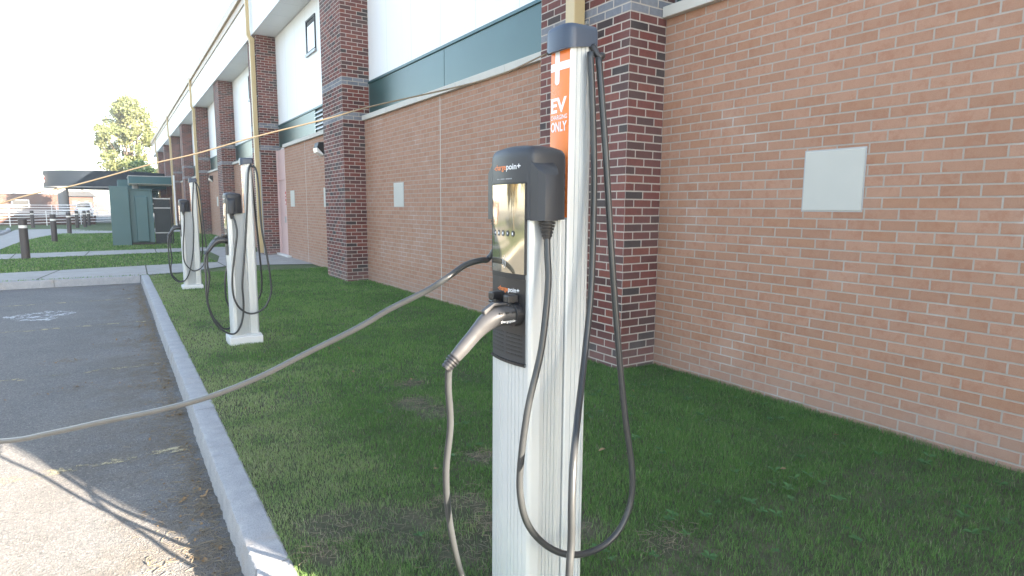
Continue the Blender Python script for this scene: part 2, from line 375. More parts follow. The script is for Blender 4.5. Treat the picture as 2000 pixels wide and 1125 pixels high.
slabs('path', [(-14, 20.9), (-5.0, 23.4), (-3.03, 24.27), (-3.0, 29.8), (-2.45, 35.0), (-.29, 36.4), (3.9, 37.0), (3.9, 39.6), (-.31, 39.3), (-2.8, 43.6), (-4.6, 42.9), (-4.25, 33.6), (-14, 31)], .004, [])
sheet('road', [(-60, 31.2), (-14, 31.2), (-4.55, 33.9), (-4.85, 42.6), (-14, 42.6), (-60, 42.6)], .010, M['asphalt'])
mb = MB(); mb.tube([(-4.9, 42.6, .03), (-4.62, 40, .03), (-4.42, 35.4, .03), (-4.9, 33.8, .03), (-8, 32.9, .03)], .10, 8, 6)
struct('kerb', mb, M['granite'])

def kerb_run(p0, p1, side, segl, seed):
    """granite kerb: top at z 0, split face towards the parking lot"""
    d = Vector((p1[0] - p0[0], p1[1] - p0[1])); L = d.length; d.normalize(); n = Vector((side * -d.y, side * d.x))   # n points to the lawn
    mb = MB(); s = 0; k = 0
    while s < L - .01:
        e = min(L, s + segl * (0.9 + .2 * random.random())); m = max(3, int((e - s) / .02)); rings = []
        off = (random.random() - .5) * .006
        for i in range(m + 1):
            q = s + .004 + (e - s - .008) * i / m; P = Vector((p0[0], p0[1])) + d * q
            r = lambda a, b: mnoise.noise(Vector((q * 13, a * 3.1, seed + k))) * b * .45 + mnoise.noise(Vector((q * 47, a * 7.7, seed + k + 5))) * b * .8
            prof = [(-.012 + r(1, .008), -.40), (-.012 + r(2, .010), -.12 + r(3, .01)), (-.008 + r(4, .011), -.06 + r(5, .006)), (-.003 + r(12, .012), -.022 + r(5, .006)), (0.0 + r(6, .009), -.004 + r(7, .003)), (.009 + r(8, .005), .000), (.07, .0005 + r(9, .0008)), (.118 + r(10, .004), 0), (.128 + r(11, .004), -.006), (.128, -.40)]
            rings.append([(P.x + n.x * (a + off), P.y + n.y * (a + off), b) for a, b in prof])
        mb.loft(rings); s = e; k += 1
    return struct('kerb', mb, M['granite'], smooth=True, auto=28)
kerb_run((.365, -9), (.365, 14.03), -1, 2.35, 1.0)
kerb_run((-40, 13.93), (.345, 13.93), 1, 2.6, 9.0)

for y, x0, xe in ((1.72, -4.8, .25), (4.17, -4.8, .29), (6.62, -4.8, .28), (9.2, -4.8, .25), (11.6, -4.8, .2)):
    mb = MB(); mb.add([(x0, y - .045, -.136), (xe, y - .045, -.136), (xe, y + .045, -.136), (x0, y + .045, -.136)], [(0, 1, 2, 3)])
    tag(obj('parking_line', mb, M['paintline']), kind='structure')
mb = MB(); mb.add([(-.95 + .36 * math.cos(a) * (1 + .25 * math.sin(3 * a)), 10.35 + .42 * math.sin(a) * (1 + .2 * math.cos(5 * a)), -.136) for a in [k * math.pi / 14 for k in range(28)]], [tuple(range(28))])
tag(obj('paint_splash', mb, M['paintwhite']), kind='structure')

# ------------------------------------------------------------------ the school building: one thing, its walls, pillars, panels and fittings are parts
BLD = empty('brick_building', (3.95, 30, 0), 'long two storey building of tan and red brick with white upper panels beside the lawn', 'building')
def part(name, mb, mat, parent=BLD, **k):
    o = obj(name, mb, mat, parent, **k)
    if parent is BLD: o.location = (-3.95, -30, 0)
    return o
Y0, S = 3.737, 7.315; PW = 1.219; XF, XW, XP = 3.55, 3.956, 4.06; YS, YE = -5.385, 69.0
ZS, ZC0, ZC1, ZG, ZTOP = 6.08, 2.937, 3.025, 3.63, 7.42
pil = [Y0 + S * i for i in range(-1, 9)]
part('wall', MB().box(4.09, 28, YS, YE, -.3, 6.02), M['white'])
part('fascia', MB().box(3.47, 28.2, YS - .1, YE + .1, 6.03, ZTOP - .06), M['white'])
part('roof', MB().box(3.44, 28.3, YS - .15, YE + .15, ZTOP - .058, ZTOP + .02), M['roof'])
gu = part('gutter', MB().box(3.36, 3.468, YS - .1, YE + .1, ZTOP - .20, ZTOP + .06), M['gutter'], bevel=.01)
obj('drip_edge', MB().box(3.43, 3.468, YS - .1, YE + .1, ZTOP - .40, ZTOP - .202), M['gutter'], gu)
part('soffit', MB().box(3.475, 4.085, YS, YE, ZS - .035, ZS - .055 + .03), M['soffit'])
for i, y in enumerate(pil):
    part('pillar', MB().box(XF, XP + .03, y, y + PW, -.15, ZS - .04), M['redbrick'])
part('shadow_pier', MB().box(3.952, 4.6, YS, YS + .45, -.2, ZS - .06), M['tanbrick'])  # unseen pier, added so the building's shadow edge stays on one plane
ends = [(YS + .45, pil[0])] + [(pil[i] + PW, pil[i + 1]) for i in range(len(pil) - 1)] + [(pil[-1] + PW, YE)]
for k, (a, b) in enumerate(ends):
    a += .002; b -= .002; full = b - a > 3
    bw = b - (1.02 if k == 3 else 0)
    part('wall', MB().box(XW, 4.085, a, bw, -.2, ZC0), M['tanbrick'])
    mb = MB(); nseg = max(1, round((bw - a) / 1.22)); L = (bw - a) / nseg
    for q in range(nseg): mb.box(XW - .055, 4.05, a + q * L + .003, a + (q + 1) * L - .003, ZC0, ZC1)
    part('coping', mb, M['coping'], bevel=.006)
    mid = (a + b) / 2
    if full and 0 < k < 6:                                          # mortar control joints
        part('wall_joint', MB().box(XW - .002, XW + .01, 7.955 + (k - 2) * S - .008, 7.955 + (k - 2) * S + .008, 0, ZC0 - .01), M['coping'])
    if full:
        lv = (13.0 + (k - 3) * S, 14.58 + (k - 3) * S) if k in (3, 5, 7) else None
        if lv is None:
            part('metal_panel', MB().box(4.05, 4.088, a + .02, mid - .006, ZC1 + .005, ZG - .03), M['teal'], bevel=.003)
            part('metal_panel', MB().box(4.05, 4.088, mid + .006, b - .02, ZC1 + .005, ZG - .03), M['teal'], bevel=.003)
        else:
            part('metal_panel', MB().box(4.05, 4.088, lv[1] + .02, b - .02, ZC1 + .005, ZG - .03), M['teal'], bevel=.003)
            part('metal_panel', MB().box(4.05, 4.088, a + .02, lv[0] - .02, ZC1 + .005, ZG - .03), M['teal'], bevel=.003)
            mb = MB(); n = 6
            for q in range(n):
                z = ZC1 + .02 + q * (ZG - .06 - ZC1) / n
                mb.add([(4.02, lv[0], z), (4.02, lv[1], z), (4.08, lv[1], z + .062), (4.08, lv[0], z + .062), (4.02, lv[0], z - .008), (4.02, lv[1], z - .008), (4.08, lv[1], z + .054), (4.08, lv[0], z + .054)],
                       [(0, 1, 2, 3), (7, 6, 5, 4), (0, 4, 5, 1), (1, 5, 6, 2), (2, 6, 7, 3), (3, 7, 4, 0)])
            lo = part('louvre', MB().box(4.082, 4.0885, lv[0], lv[1], ZC1 + .005, ZG - .03), M['black'])
            b_ = obj('blade', mb, M['louvre'], lo)
        part('trim', MB().box(4.03, 4.089, a + .005, b - .005, ZG - .03, ZG + .012), M['trim'], bevel=.004)
        for ea in (b - .019, a + .003): part('panel_edge', MB().box(4.045, 4.088, ea, ea + .016, ZC1 + .003, ZG - .031), M['steel'])
    part('upper_panel', MB().box(XP, 4.0887, a, b, ZG + .013 if full else ZC1, ZS - .06), M['white'])
for (ya, yb, za, zb) in ((2.03, 2.42, 1.37, 1.76), (9.295, 9.70, 1.383, 1.767), (16.44, 16.86, 1.377, 1.78), (13.42, 13.79, 1.372, 1.785), (30.3, 30.7, 1.37, 1.78), (-.6, -.2, 1.37, 1.76)):
    wp = part('wall_patch', MB().box(XW - .008, XW + .02, ya, yb, za, zb), M['patch'], bevel=.004)
    obj('sealant', MB().box(XW - .003, XW + .019, ya - .009, yb + .009, za - .009, zb + .009), M['steel'], wp)
def window(ya, yb, za, zb):
    ring = lambda o, x: [(x, ya + o, za + o), (x, yb - o, za + o), (x, yb - o, zb - o), (x, ya + o, zb - o)]
    f = part('window', MB().loft([ring(.045, 4.10), ring(.045, 4.035), ring(0, 4.035), ring(0, 4.10)], cap=False), M['black'])
    obj('pane', MB().box(4.048, 4.058, ya + .04, yb - .04, za + .04, zb - .04), M['glass'], f)
    obj('sill', MB().box(4.01, 4.058, ya - .03, yb + .03, za - .05, za - .002), M['steel'], f)
    obj('blind', MB().box(4.040, 4.0465, ya + .05, yb - .14, za + .05, zb - .16), M['lampwhite'], f)
for q in range(0, 3): window(14.36 + q * S, 15.13 + q * S, 4.91, 5.67)
# door beside the third pillar
d = part('door', MB().box(3.985, 4.08, 17.42, 18.30, .03, 2.10), M['door'], bevel=.004)
obj('transom', MB().box(3.975, 4.08, 17.42, 18.30, 2.13, 2.93), M['door'], d)
for fa, fb_, fc, fd in ((17.345, 17.415, .0, 2.935), (18.305, 18.362, .0, 2.935), (17.416, 18.304, 2.102, 2.128)): obj('door_frame', MB().box(3.95, 4.082, fa, fb_, fc, fd), M['door'], d)
obj('handle', MB().box(3.93, 3.984, 17.46, 17.52, .93, 1.10), M['steel'], d, bevel=.006)
obj('lock_plate', MB().box(3.972, 3.984, 17.45, 17.56, 1.16, 1.30), M['steel'], d)
obj('threshold', MB().box(3.86, 3.95, 17.0, 18.36, -.02, .05), M['padmat'], d)
for nz in (1.62, 1.42):
    obj('notice', MB().box(3.940, 3.949, 17.35, 17.41, nz, nz + .155), M['red'], d)
    obj('notice_text', MB().box(3.936, 3.9395, 17.358, 17.402, nz + .035, nz + .09), M['lampwhite'], d)
def wall_lamp(yc, zc):
    b_ = part('wall_lamp', MB().add([(3.953, yc - .16, zc - .14), (3.953, yc + .16, zc - .14), (3.953, yc + .16, zc + .14), (3.953, yc - .16, zc + .14), (3.80, yc - .15, zc + .02), (3.80, yc + .15, zc + .02), (3.83, yc + .15, zc + .13), (3.83, yc - .15, zc + .13)],
             [(0, 1, 2, 3), (7, 6, 5, 4), (0, 4, 5, 1), (1, 5, 6, 2), (2, 6, 7, 3), (3, 7, 4, 0)]), M['black'], bevel=.008)
    obj('lens', MB().add([(3.93, yc - .145, zc - .15), (3.93, yc + .145, zc - .15), (3.79, yc + .14, zc + .012), (3.79, yc - .14, zc + .012), (3.80, yc - .14, zc - .08), (3.80, yc + .14, zc - .08), (3.94, yc - .145, zc - .02), (3.94, yc + .145, zc - .02)],
        [(2, 3, 4, 5), (4, 0, 1, 5), (3, 6, 0, 4), (2, 5, 1, 7), (3, 2, 7, 6)]), M['lampwhite'], b_)
wall_lamp(13.78, 2.64); wall_lamp(33.4 - 1.6, 2.64)
def downspout(yc, elbow=True, zb=.05):
    d = part('downspout', MB().box(3.405, 3.525, yc - .062, yc + .062, zb, 5.86), M['downspout'], bevel=.008)
    obj('downspout_head', MB().box(3.335, 3.425, yc - .062, yc + .062, 6.12, ZTOP - .10), M['downspout'], d, bevel=.008)
    obj('elbow', MB().loft([[(3.33, yc - .066, 6.13), (3.43, yc - .066, 6.13), (3.43, yc + .066, 6.13), (3.33, yc + .066, 6.13)], [(3.335, yc - .066, 6.03), (3.44, yc - .066, 6.0), (3.44, yc + .066, 6.0), (3.335, yc + .066, 6.03)], [(3.40, yc - .066, 5.90), (3.53, yc - .066, 5.93), (3.53, yc + .066, 5.93), (3.40, yc + .066, 5.90)], [(3.40, yc - .066, 5.82), (3.53, yc - .066, 5.82), (3.53, yc + .066, 5.82), (3.40, yc + .066, 5.82)]]), M['downspout'], d)
    for z in (1.15, 2.95, 4.4, 5.5): obj('bracket', MB().box(3.526, 3.549, yc - .09, yc + .09, z, z + .03), M['steel'], d)
downspout(4.335); downspout(18.50); downspout(33.12); downspout(47.75); downspout(62.4)
part('conduit', MB().tube([(3.53, 18.40, .0), (3.53, 18.40, 2.9)], .014, 8), M['steel'])
part('drain_pipe', MB().tube([(3.50, 47.2, .0), (3.50, 47.2, 3.4)], .055, 8), M['rail'])

# ------------------------------------------------------------------ charging stations
SAG = .015
def fx(y): return SAG * (y / .1) ** 2
def body_profile():
    r = []                                                  # half outline, y<0 side from the front centre backwards
    ys = np.arange(0, .0801, .016)
    pts = [(fx(0), 0.0)]
    for a in ys[:-1]:
        pts += [(fx(a), a + .0012), (fx(a + .0110), a + .0110), (fx(a + .0118) + .0022, a + .0118), (fx(a + .0152) + .0022, a + .0152)]
    pts += [(fx(.082), .082), (fx(.094), .094), (.020, .0985), (.026, .1000), (.052, .1000), (.055, .0985), (.0555, .090), (.062, .0885)]
    x0, y0, x1, y1 = .062, .0885, .150, .058
    for k in range(5):
        f0, f1 = k / 5, (k + 1) / 5; P = lambda f, dd=0: (x0 + (x1 - x0) * f, y0 + (y1 - y0) * f - dd)
        pts += [P(f0 + .002), P(f1 - .056), P(f1 - .050, .0032), P(f1 - .004, .0032)]
    pts += [(.152, .056), (.158, .050), (.170, .0455), (.172, .040), (.178, .040)]
    return pts
def pole_half():
    return [(.180, 0.0), (.1805, .030), (.182, .044), (.188, .0475), (.200, .048), (.2008, .0455), (.2040, .0455), (.2048, .048), (.216, .048), (.2168, .0455), (.2200, .0455), (.2208, .048), (.232, .048), (.2328, .0455), (.2360, .0455), (.2368, .048), (.247, .048), (.2475, .0455), (.250, .0455), (.2505, .0478), (.258, .0465), (.267, .038), (.272, .02), (.273, 0.0)]
def mirror(half): return [(x, -y) for x, y in half] + [(x, y) for x, y in reversed(half) if y > 1e-6]
BODY, POLE = mirror(body_profile()), mirror(pole_half())
BODY = [p for i, p in enumerate(BODY) if i == 0 or (Vector(p) - Vector(BODY[i - 1])).length > 1e-5]
def bend(mb, yc, z0, eps, front=fx, sx=1.0):
    mb.v = [(front(yc - x * sx) - eps, yc - x * sx, z0 + y) for x, y, z in mb.v]; return mb
def fit_text(s, height, width, bold=0.0):
    mb = text_mb(s, 1.0, bold=bold); xs = [v[0] for v in mb.v]; ys = [v[1] for v in mb.v]
    cap = .70; k = height / cap; kx = width / (max(xs) - min(xs)); x0 = min(xs)
    mb.v = [((x - x0) * kx, y * k, 0) for x, y, z in mb.v]; return mb
def patch(ya, yb, za, zb, eps, front=fx, th=.003, n=10):
    mb = MB(); rows = []
    for (z, e) in ((za, 0), (za, eps), (zb, eps), (zb, 0)):
        rows.append([(front(ya + (yb - ya) * i / n) - e + (0.004 if e == 0 else 0), ya + (yb - ya) * i / n, z) for i in range(n + 1)])
    return mb.loft_open(rows)
def loft_open(self, rows):
    n = len(rows[0]); vs = [p for r in rows for p in r]; fs = []
    for k in range(len(rows) - 1):
        for i in range(n - 1): fs.append((k * n + i, k * n + i + 1, (k + 1) * n + i + 1, (k + 1) * n + i))
    return self.add(vs, fs)
MB.loft_open = loft_open

def logo(root, yl, z, width, h, eps):
    w1 = width * .53
    obj('lettering', bend(fit_text('-charge', h, w1, .012), yl, z, eps), M['orange_letter'], root)
    obj('lettering', bend(fit_text('poin+', h, width * .45, .012), yl - w1 - width * .015, z, eps), M['white_letter'], root)

def make_head(root, detail):
    half = [(fx(0) - .004, 0), (fx(.03) - .004, .03), (fx(.06) - .004, .06), (fx(.085) - .004, .085), (fx(.098) - .003, .0985), (.018, .1035), (.024, .105), (.060, .104), (.102, .099), (.126, .092), (.144, .080), (.155, .060), (.158, .040), (.159, 0)]
    prof = mirror(half); cx, cy = .085, 0
    rings = []
    for s, z in ((1, 1.295), (1, 1.40), (1, 1.460), (.992, 1.473), (.965, 1.484), (.90, 1.493), (.72, 1.500), (.4, 1.504), (.08, 1.505)):
        rings.append([(cx + (x - cx) * s, cy + (y - cy) * s, z - (0 if z < 1.445 else .9 * (z - 1.445) / .06 * ((x - .06) ** 2 * .9 + (y * .9) ** 2 * .6))) for x, y in prof])
    h = obj('head', MB().loft(rings), M['head'], root, smooth=True, auto=38)
    for sg in (-1, 1):
        prof2 = [(.012, .098), (.016, .128), (.030, .143), (.055, .146), (.076, .138), (.086, .120), (.088, .095)]
        r0 = [(x, sg * y, 1.293) for x, y in prof2]; r1 = [(x, sg * y, 1.452 - .9 * max(0, y - .10)) for x, y in prof2]
        r2 = [(x, sg * (y - .01), 1.458 - .7 * max(0, y - .10)) for x, y in prof2]
        p = obj('cable_port', MB().loft([r0, r1, r2]), M['head'], root, smooth=True, auto=35)
        mb = MB(); gx, gy = .050, sg * .125
        for k in range(5):
            r = .0235 - k * .0022; z = 1.290 - k * .0085
            mb.lathe([(r * .72, z + .001), (r, z), (r * .97, z - .0058), (r * .72, z - .0065)], (gx, gy, 0), 16)
        mb.lathe([(.0145, 1.294), (.0145, 1.262), (.0105, 1.243)], (gx, gy, 0), 14)
        obj('cable_gland', mb, M['plastic'], p, smooth=True, auto=40)
        mb = MB()
        for k in range(2): mb.box(.125, .1415, sg * .0775 - .0055, sg * .0775 + .0055, 1.375 + k * .035, 1.387 + k * .035)
        obj('vent_slot', mb, M['black'], h)
    return h

def plug_mb(hy, tip):
    tip = Vector(tip)
    a = [Vector((.02, hy, 1.032)), Vector((-.02, hy, 1.032)), Vector((-.062, hy, 1.031)), Vector((-.092, hy + (tip.y - hy) * .2, 1.018)), Vector((-.118, hy + (tip.y - hy) * .45, .996)), tip * .22 + Vector((-.118, hy + (tip.y - hy) * .45, .996)) * .78, tip * .6 + Vector((-.118, hy + (tip.y - hy) * .45, .996)) * .4, tip]
    P = catmull(a, 6); R = np.interp(np.linspace(0, 1, len(P)), [0, .12, .3, .42, .55, .7, .88, 1], [.027, .0285, .0285, .0265, .0215, .0195, .0188, .0165])
    mb = MB(); mb.tube(P, list(R), 18)
    return mb, P
def make_plug(root, hy, tip, lettering=True):
    mb, P = plug_mb(hy, tip)
    g = obj('plug', mb, M['plug'], root, smooth=True)
    obj('release_latch', MB().loft([[(-.028, hy - .009, 1.060), (-.028, hy + .009, 1.060), (-.028, hy + .009, 1.066), (-.028, hy - .009, 1.066)], [(-.075, hy - .010, 1.061), (-.075, hy + .010, 1.061), (-.075, hy + .010, 1.071), (-.075, hy - .010, 1.071)], [(-.105, hy - .009, 1.037), (-.105, hy + .009, 1.037), (-.108, hy + .009, 1.050), (-.108, hy - .009, 1.050)]]), M['plug'], g, bevel=.003)
    d = (P[-1] - P[-4]).normalized(); mb = MB()
    for k in range(4): q = P[-1] + d * (.002 + k * .0085); mb.tube([q, q + d * .0055], .0185 - k * .0012, 16)
    mb.tube([P[-1], P[-1] + d * .036], .0135, 14)
    obj('strain_relief', mb, M['plastic'], g, smooth=True, auto=40)
    mb = MB()
    for k in range(3): mb.box(-.030 - k * .020, -.020 - k * .020, hy - .0288, hy - .0262, 1.040, 1.045)
    obj('vent_slot', mb, M['black'], g)
    if lettering:
        tm = fit_text('chargepoin+', .008, .052); tm.v = [(-.066 + x, hy - .0290 - .0002, 1.016 + y) for x, y, z in tm.v]
        obj('lettering', tm, M['white_letter'], g)
    mb = MB().lathe([(.034, 0), (.036, .012), (.034, .03), (.029, .03)], (0, 0, 0), 22)
    mb.xform(Matrix.Translation((.004, hy, 1.032)) @ Matrix.Rotation(math.radians(-90), 4, 'Y'))
    return g

def make_charger(loc, label, detail=True, sticker=True):
    root = empty('ev_charger', loc, label, 'EV charger', 'EV chargers in a row along the lawn')
    obj('concrete_pad', MB().box(-.03, .285, -.145, .145, -.10, .065), M['padmat'], root, bevel=.012)
    obj('base_plate', MB().box(-.005, .278, -.108, .108, .065, .073), M['alu'], root)
    obj('body', MB().prism(BODY, .072, 1.294), M['alu'], root)
    obj('pole', MB().prism(POLE, .072, 1.80), M['alu'], root)
    h = make_head(root, detail)
    ch = mirror([(.162, 0), (.163, .030), (.168, .048), (.178, .056), (.195, .058), (.270, .056), (.284, .042), (.290, 0)])
    def capring(s, z, slope): return [(.218 + (x - .218) * s, y * s, z + slope * (x - .15)) for x, y in ch]
    obj('cap', MB().loft([capring(.86, 1.772, .16), capring(1, 1.770, .16), capring(1, 1.825, .04), capring(.975, 1.834, .04), capring(.90, 1.841, 0.02), capring(.5, 1.843, 0)]), M['cap'], root, smooth=True, auto=38)
    mb = MB()
    for k in range(11):
        a = math.pi * k / 10
        pass
    obj('cable_hook', MB().tube([(.255, -.052, 1.79), (.262, -.062, 1.768), (.272, -.068, 1.756), (.284, -.064, 1.765)], .010, 10, 4), M['plastic'], root, smooth=True)
    # front insert: screen, holster panel, vents
    obj('screen', patch(-.083, .083, 1.145, 1.392, .0055), M['screen'], root, smooth=True, auto=30)
    obj('screen_bezel', patch(-.087, .087, 1.130, 1.1445, .0045).loft_open([[(fx(-.0835) - e, -.0835 - o, z) for z in (1.1446, 1.3925)] for e, o in ((.0055, 0), (.0055, .0035), (-.004, .0035))]).loft_open([[(fx(.0835) - e, .0835 + o, z) for z in (1.1446, 1.3925)] for e, o in ((.0055, 0), (.0055, .0035), (-.004, .0035))]).add(*(lambda p: (p.v, p.f))(patch(-.087, .087, 1.393, 1.397, .0055))), M['black'], root)
    hp = obj('holster_panel', patch(-.087, .087, .975, 1.1295, .0035), M['plastic'], root, smooth=True, auto=30)
    lowmb = patch(-.087, .087, .893, .9748, .0030)
    lv = obj('vent_panel', lowmb, M['head'], root, smooth=True, auto=30)
    mb = MB()
    for k in range(6):
        z = .911 + k * .0115
        for ya, yb in ((-.078, -.006), (.006, .078)):
            p = patch(ya, yb, z, z + .0045, .0042, n=5); mb.add(p.v, p.f)
    obj('vent_slot', mb, M['black'], lv)
    lip = patch(-.0885, .0885, .885, .8925, .0075); obj('lower_lip', lip, M['plastic'], root)
    for hy in (-.050, .032):
        mb = MB(); ring = []
        mb.lathe([(.024, -.004), (.0335, -.004), (.0345, .020), (.031, .022), (.025, .0215), (.024, -.002)], (0, 0, 0), 22)
        mb.xform(Matrix.Translation((.004, hy, 1.032)) @ Matrix.Rotation(math.radians(-90), 4, 'Y'))
        obj('holster', mb, M['plastic'], hp, smooth=True, auto=40)
        obj('holster_clip', MB().box(-.034, .002, hy - .013, hy + .013, 1.065, 1.088).box(-.034, -.026, hy - .013, hy + .013, 1.055, 1.0648), M['plastic'], hp, bevel=.004)
    if sticker:
        sf = lambda y: .1802 + .002 * (y / .048) ** 2
        st = obj('sticker', patch(-.044, .044, 1.30, 1.7745, .0006, front=sf, n=6), M['sticker'], root, smooth=True, auto=30)
        wl = M['white_letter']
        mb = MB(); e = .0012
        for ya, yb, za, zb in ((.0, .022, 1.694, 1.7745), (-.044, -.0002, 1.722, 1.744), (.0222, .044, 1.722, 1.744)):
            p = patch(ya, yb, za, zb, e, front=sf, n=3); mb.add(p.v, p.f)
        mb.add([(sf(.011) - e, .011 + .011 * math.cos(a), 1.6938 + .012 * math.sin(a)) for a in [math.pi + math.pi * k / 10 for k in range(11)]], [tuple(range(11))])
        obj('plus_emblem', mb, wl, st)
        obj('lettering', bend(fit_text('EV', .040, .074, .03), .040, 1.605, e, sf), wl, st)
        obj('lettering', bend(fit_text('CHARGING', .0125, .078, .012), .041, 1.584, e, sf), wl, st)
        obj('lettering', bend(fit_text('ONLY', .027, .076, .022), .040, 1.550, e, sf), wl, st)
    if detail:
        logo(h, .070, 1.432, .137, .016, .0050)
        mb = MB()
        for k in range(14):
            if k in (3, 8): continue
            p = patch(.050 - k * .0058 - .0044, .050 - k * .0058, 1.4055, 1.4085, .0046, n=1); mb.add(p.v, p.f)
        obj('small_print', mb, M['grey_letter'], h)
        logo(hp, .042, 1.092, .107, .0135, .0042)
        mb = MB()
        for k in range(5):
            y = .056 - k * .0235; z = 1.256
            mb.add([(fx(y) - .0064, y + .0075 * math.cos(a), z + .0085 * math.sin(a)) for a in [2 * math.pi * j / 16 for j in range(16)]], [tuple(range(16))])
        obj('screen_icons', mb, M['head'], root)
        mb = MB()
        for k in range(5):
            y = .056 - k * .0235; z = 1.256
            mb.add([(fx(y) - .0068, y + .0038 * math.cos(a + k), z + .0046 * math.sin(a + k)) for a in [2 * math.pi * j / (3 + k % 3) for j in range(3 + k % 3)]], [tuple(range(3 + k % 3))])
        obj('icon_mark', mb, M['white_letter'], root)
        mb = MB()
        for rr in (.010, .017, .024):
            for s in range(10):
                a0, a1 = -.8 + 1.6 * s / 10, -.8 + 1.6 * (s + 1) / 10
                q = lambda a, r: (fx(.02) - .0066, .02 - r * math.cos(a), 1.175 + r * math.sin(a))
                mb.add([q(a0, rr), q(a1, rr), q(a1, rr + .0014), q(a0, rr + .0014)], [(0, 1, 2, 3)])
        obj('contactless_mark', mb, M['white_letter'], root)
    return root
def cable(root, pts, rad=.0096, name='charging_cable', mat='cable', div=8):
    L = Vector(root.location)
    return obj(name, MB().tube([Vector(p) - L for p in pts], rad, 10, div), M[mat], root, smooth=True)

A1 = [(0.975, 1.322, 1.30), (0.972, 1.315, 1.25), (0.965, 1.300, 1.163), (0.935, 1.285, 1.0), (0.889, 1.28, 0.84), (0.866, 1.28, 0.673), (0.872, 1.28, 0.577), (0.901, 1.28, 0.499), (0.955, 1.27, 0.433), (1.034, 1.265, 0.385), (1.131, 1.265, 0.37), (1.213, 1.265, 0.399), (1.263, 1.265, 0.476), (1.272, 1.27, 0.579), (1.252, 1.285, 0.741), (1.233, 1.3, 0.93), (1.214, 1.325, 1.235), (1.202, 1.35, 1.53), (1.193, 1.365, 1.703), (1.190, 1.378, 1.80)]
B1 = [(1.162, 1.382, 1.812), (1.165, 1.372, 1.686), (1.171, 1.366, 1.529), (1.17, 1.36, 1.383), (1.151, 1.34, 1.146), (1.098, 1.3, 0.948), (0.994, 1.2, 0.816), (0.926, 1.13, 0.743), (0.899, 1.1, 0.655), (0.892, 1.09, 0.554), (0.879, 1.08, 0.475), (0.875, 1.08, 0.30), (0.85, 1.11, 0.17), (0.82, 1.22, 0.12), (0.80, 1.36, 0.17), (0.805, 1.49, 0.268), (0.772, 1.475, 0.369), (0.742, 1.46, 0.511), (0.731, 1.45, 0.641), (0.74, 1.44, 0.776), (0.727, 1.425, 0.884), (0.725, 1.415, 0.944), (0.738, 1.41, 0.971)]
D1 = [(0.975, 1.572, 1.30), (0.972, 1.585, 1.25), (0.955, 1.600, 1.215), (0.915, 1.575, 1.215), (0.85, 1.553, 1.205), (0.776, 1.534, 1.171), (0.732, 1.578, 1.132), (0.653, 1.657, 1.075), (0.584, 1.726, 1.017), (0.463, 1.847, 0.93), (0.336, 1.974, 0.838), (0.203, 2.107, 0.761), (0.065, 2.245, 0.702), (-0.08, 2.39, 0.65), (-0.233, 2.543, 0.592), (-0.392, 2.702, 0.542), (-.72, 3.03, .50), (-1.15, 3.46, .53), (-1.5, 3.81, .62), (-1.72, 4.02, .66), (-1.86, 4.12, .45), (-1.92, 4.12, .12), (-1.98, 4.10, -.05), (-2.12, 4.02, -.078), (-2.35, 3.9, -.078)]
R1 = [(1.10, 1.487, 1.825), (0.954, 1.609, 1.751), (0.68, 1.836, 1.677), (0.572, 1.926, 1.642), (0.389, 2.078, 1.589), (0.234, 2.207, 1.538), (0.116, 2.304, 1.506), (-0.098, 2.483, 1.438), (-0.321, 2.668, 1.374), (-.8, 3.09, 1.16), (-1.3, 3.55, .88), (-1.60, 3.90, .655)]
c1 = make_charger((.925, 1.447, .045), 'tall nearest EV charger with orange sticker, mirrored screen and plug handle in its holder')
cable(c1, A1); cable(c1, B1); cable(c1, D1, .0090); cable(c1, R1, .0024, 'support_cord', 'cord')
make_plug(c1, -.050, (-.187, -.037, .926))
c1.scale = (1.035, 1.035, 1.035); c1.location = (.957, 1.498, -.001)
A2 = [(0.965, 6.495, 1.292), (0.985, 6.46, 1.203), (0.988, 6.44, 1.092), (0.953, 6.44, 0.869), (0.927, 6.44, 0.682), (0.927, 6.44, 0.511), (0.965, 6.44, 0.39), (1.046, 6.44, 0.314), (1.135, 6.44, 0.31), (1.223, 6.44, 0.369), (1.278, 6.44, 0.496), (1.282, 6.44, 0.623), (1.255, 6.44, 0.895), (1.221, 6.45, 1.144), (1.216, 6.47, 1.427), (1.217, 6.50, 1.614), (1.208, 6.53, 1.734), (1.185, 6.548, 1.775)]
B2 = [(1.156, 6.548, 1.772), (1.133, 6.52, 1.688), (1.108, 6.50, 1.426), (1.084, 6.5, 1.144), (1.046, 6.48, 0.822), (1.019, 6.47, 0.594), (1.021, 6.47, 0.381), (0.998, 6.47, 0.227), (0.949, 6.48, 0.125), (0.89, 6.5, 0.108), (0.803, 6.5, 0.169), (0.743, 6.5, 0.271), (0.707, 6.5, 0.407), (0.696, 6.5, 0.558), (0.705, 6.52, 0.688), (0.702, 6.54, 0.819), (0.716, 6.55, 0.892), (0.738, 6.56, 0.925)]
G2 = [(.745, 6.66, .925), (0.736, 6.65, 0.809), (0.749, 6.65, 0.676), (0.733, 6.65, 0.563), (0.719, 6.65, 0.43), (0.756, 6.67, 0.283), (0.812, 6.72, 0.185), (0.875, 6.76, 0.115), (.95, 6.78, .14), (1.0, 6.76, .3), (1.03, 6.75, .6), (1.09, 6.74, 1.0), (1.12, 6.74, 1.486), (1.122, 6.72, 1.62), (1.14, 6.70, 1.755), (1.17, 6.69, 1.79)]
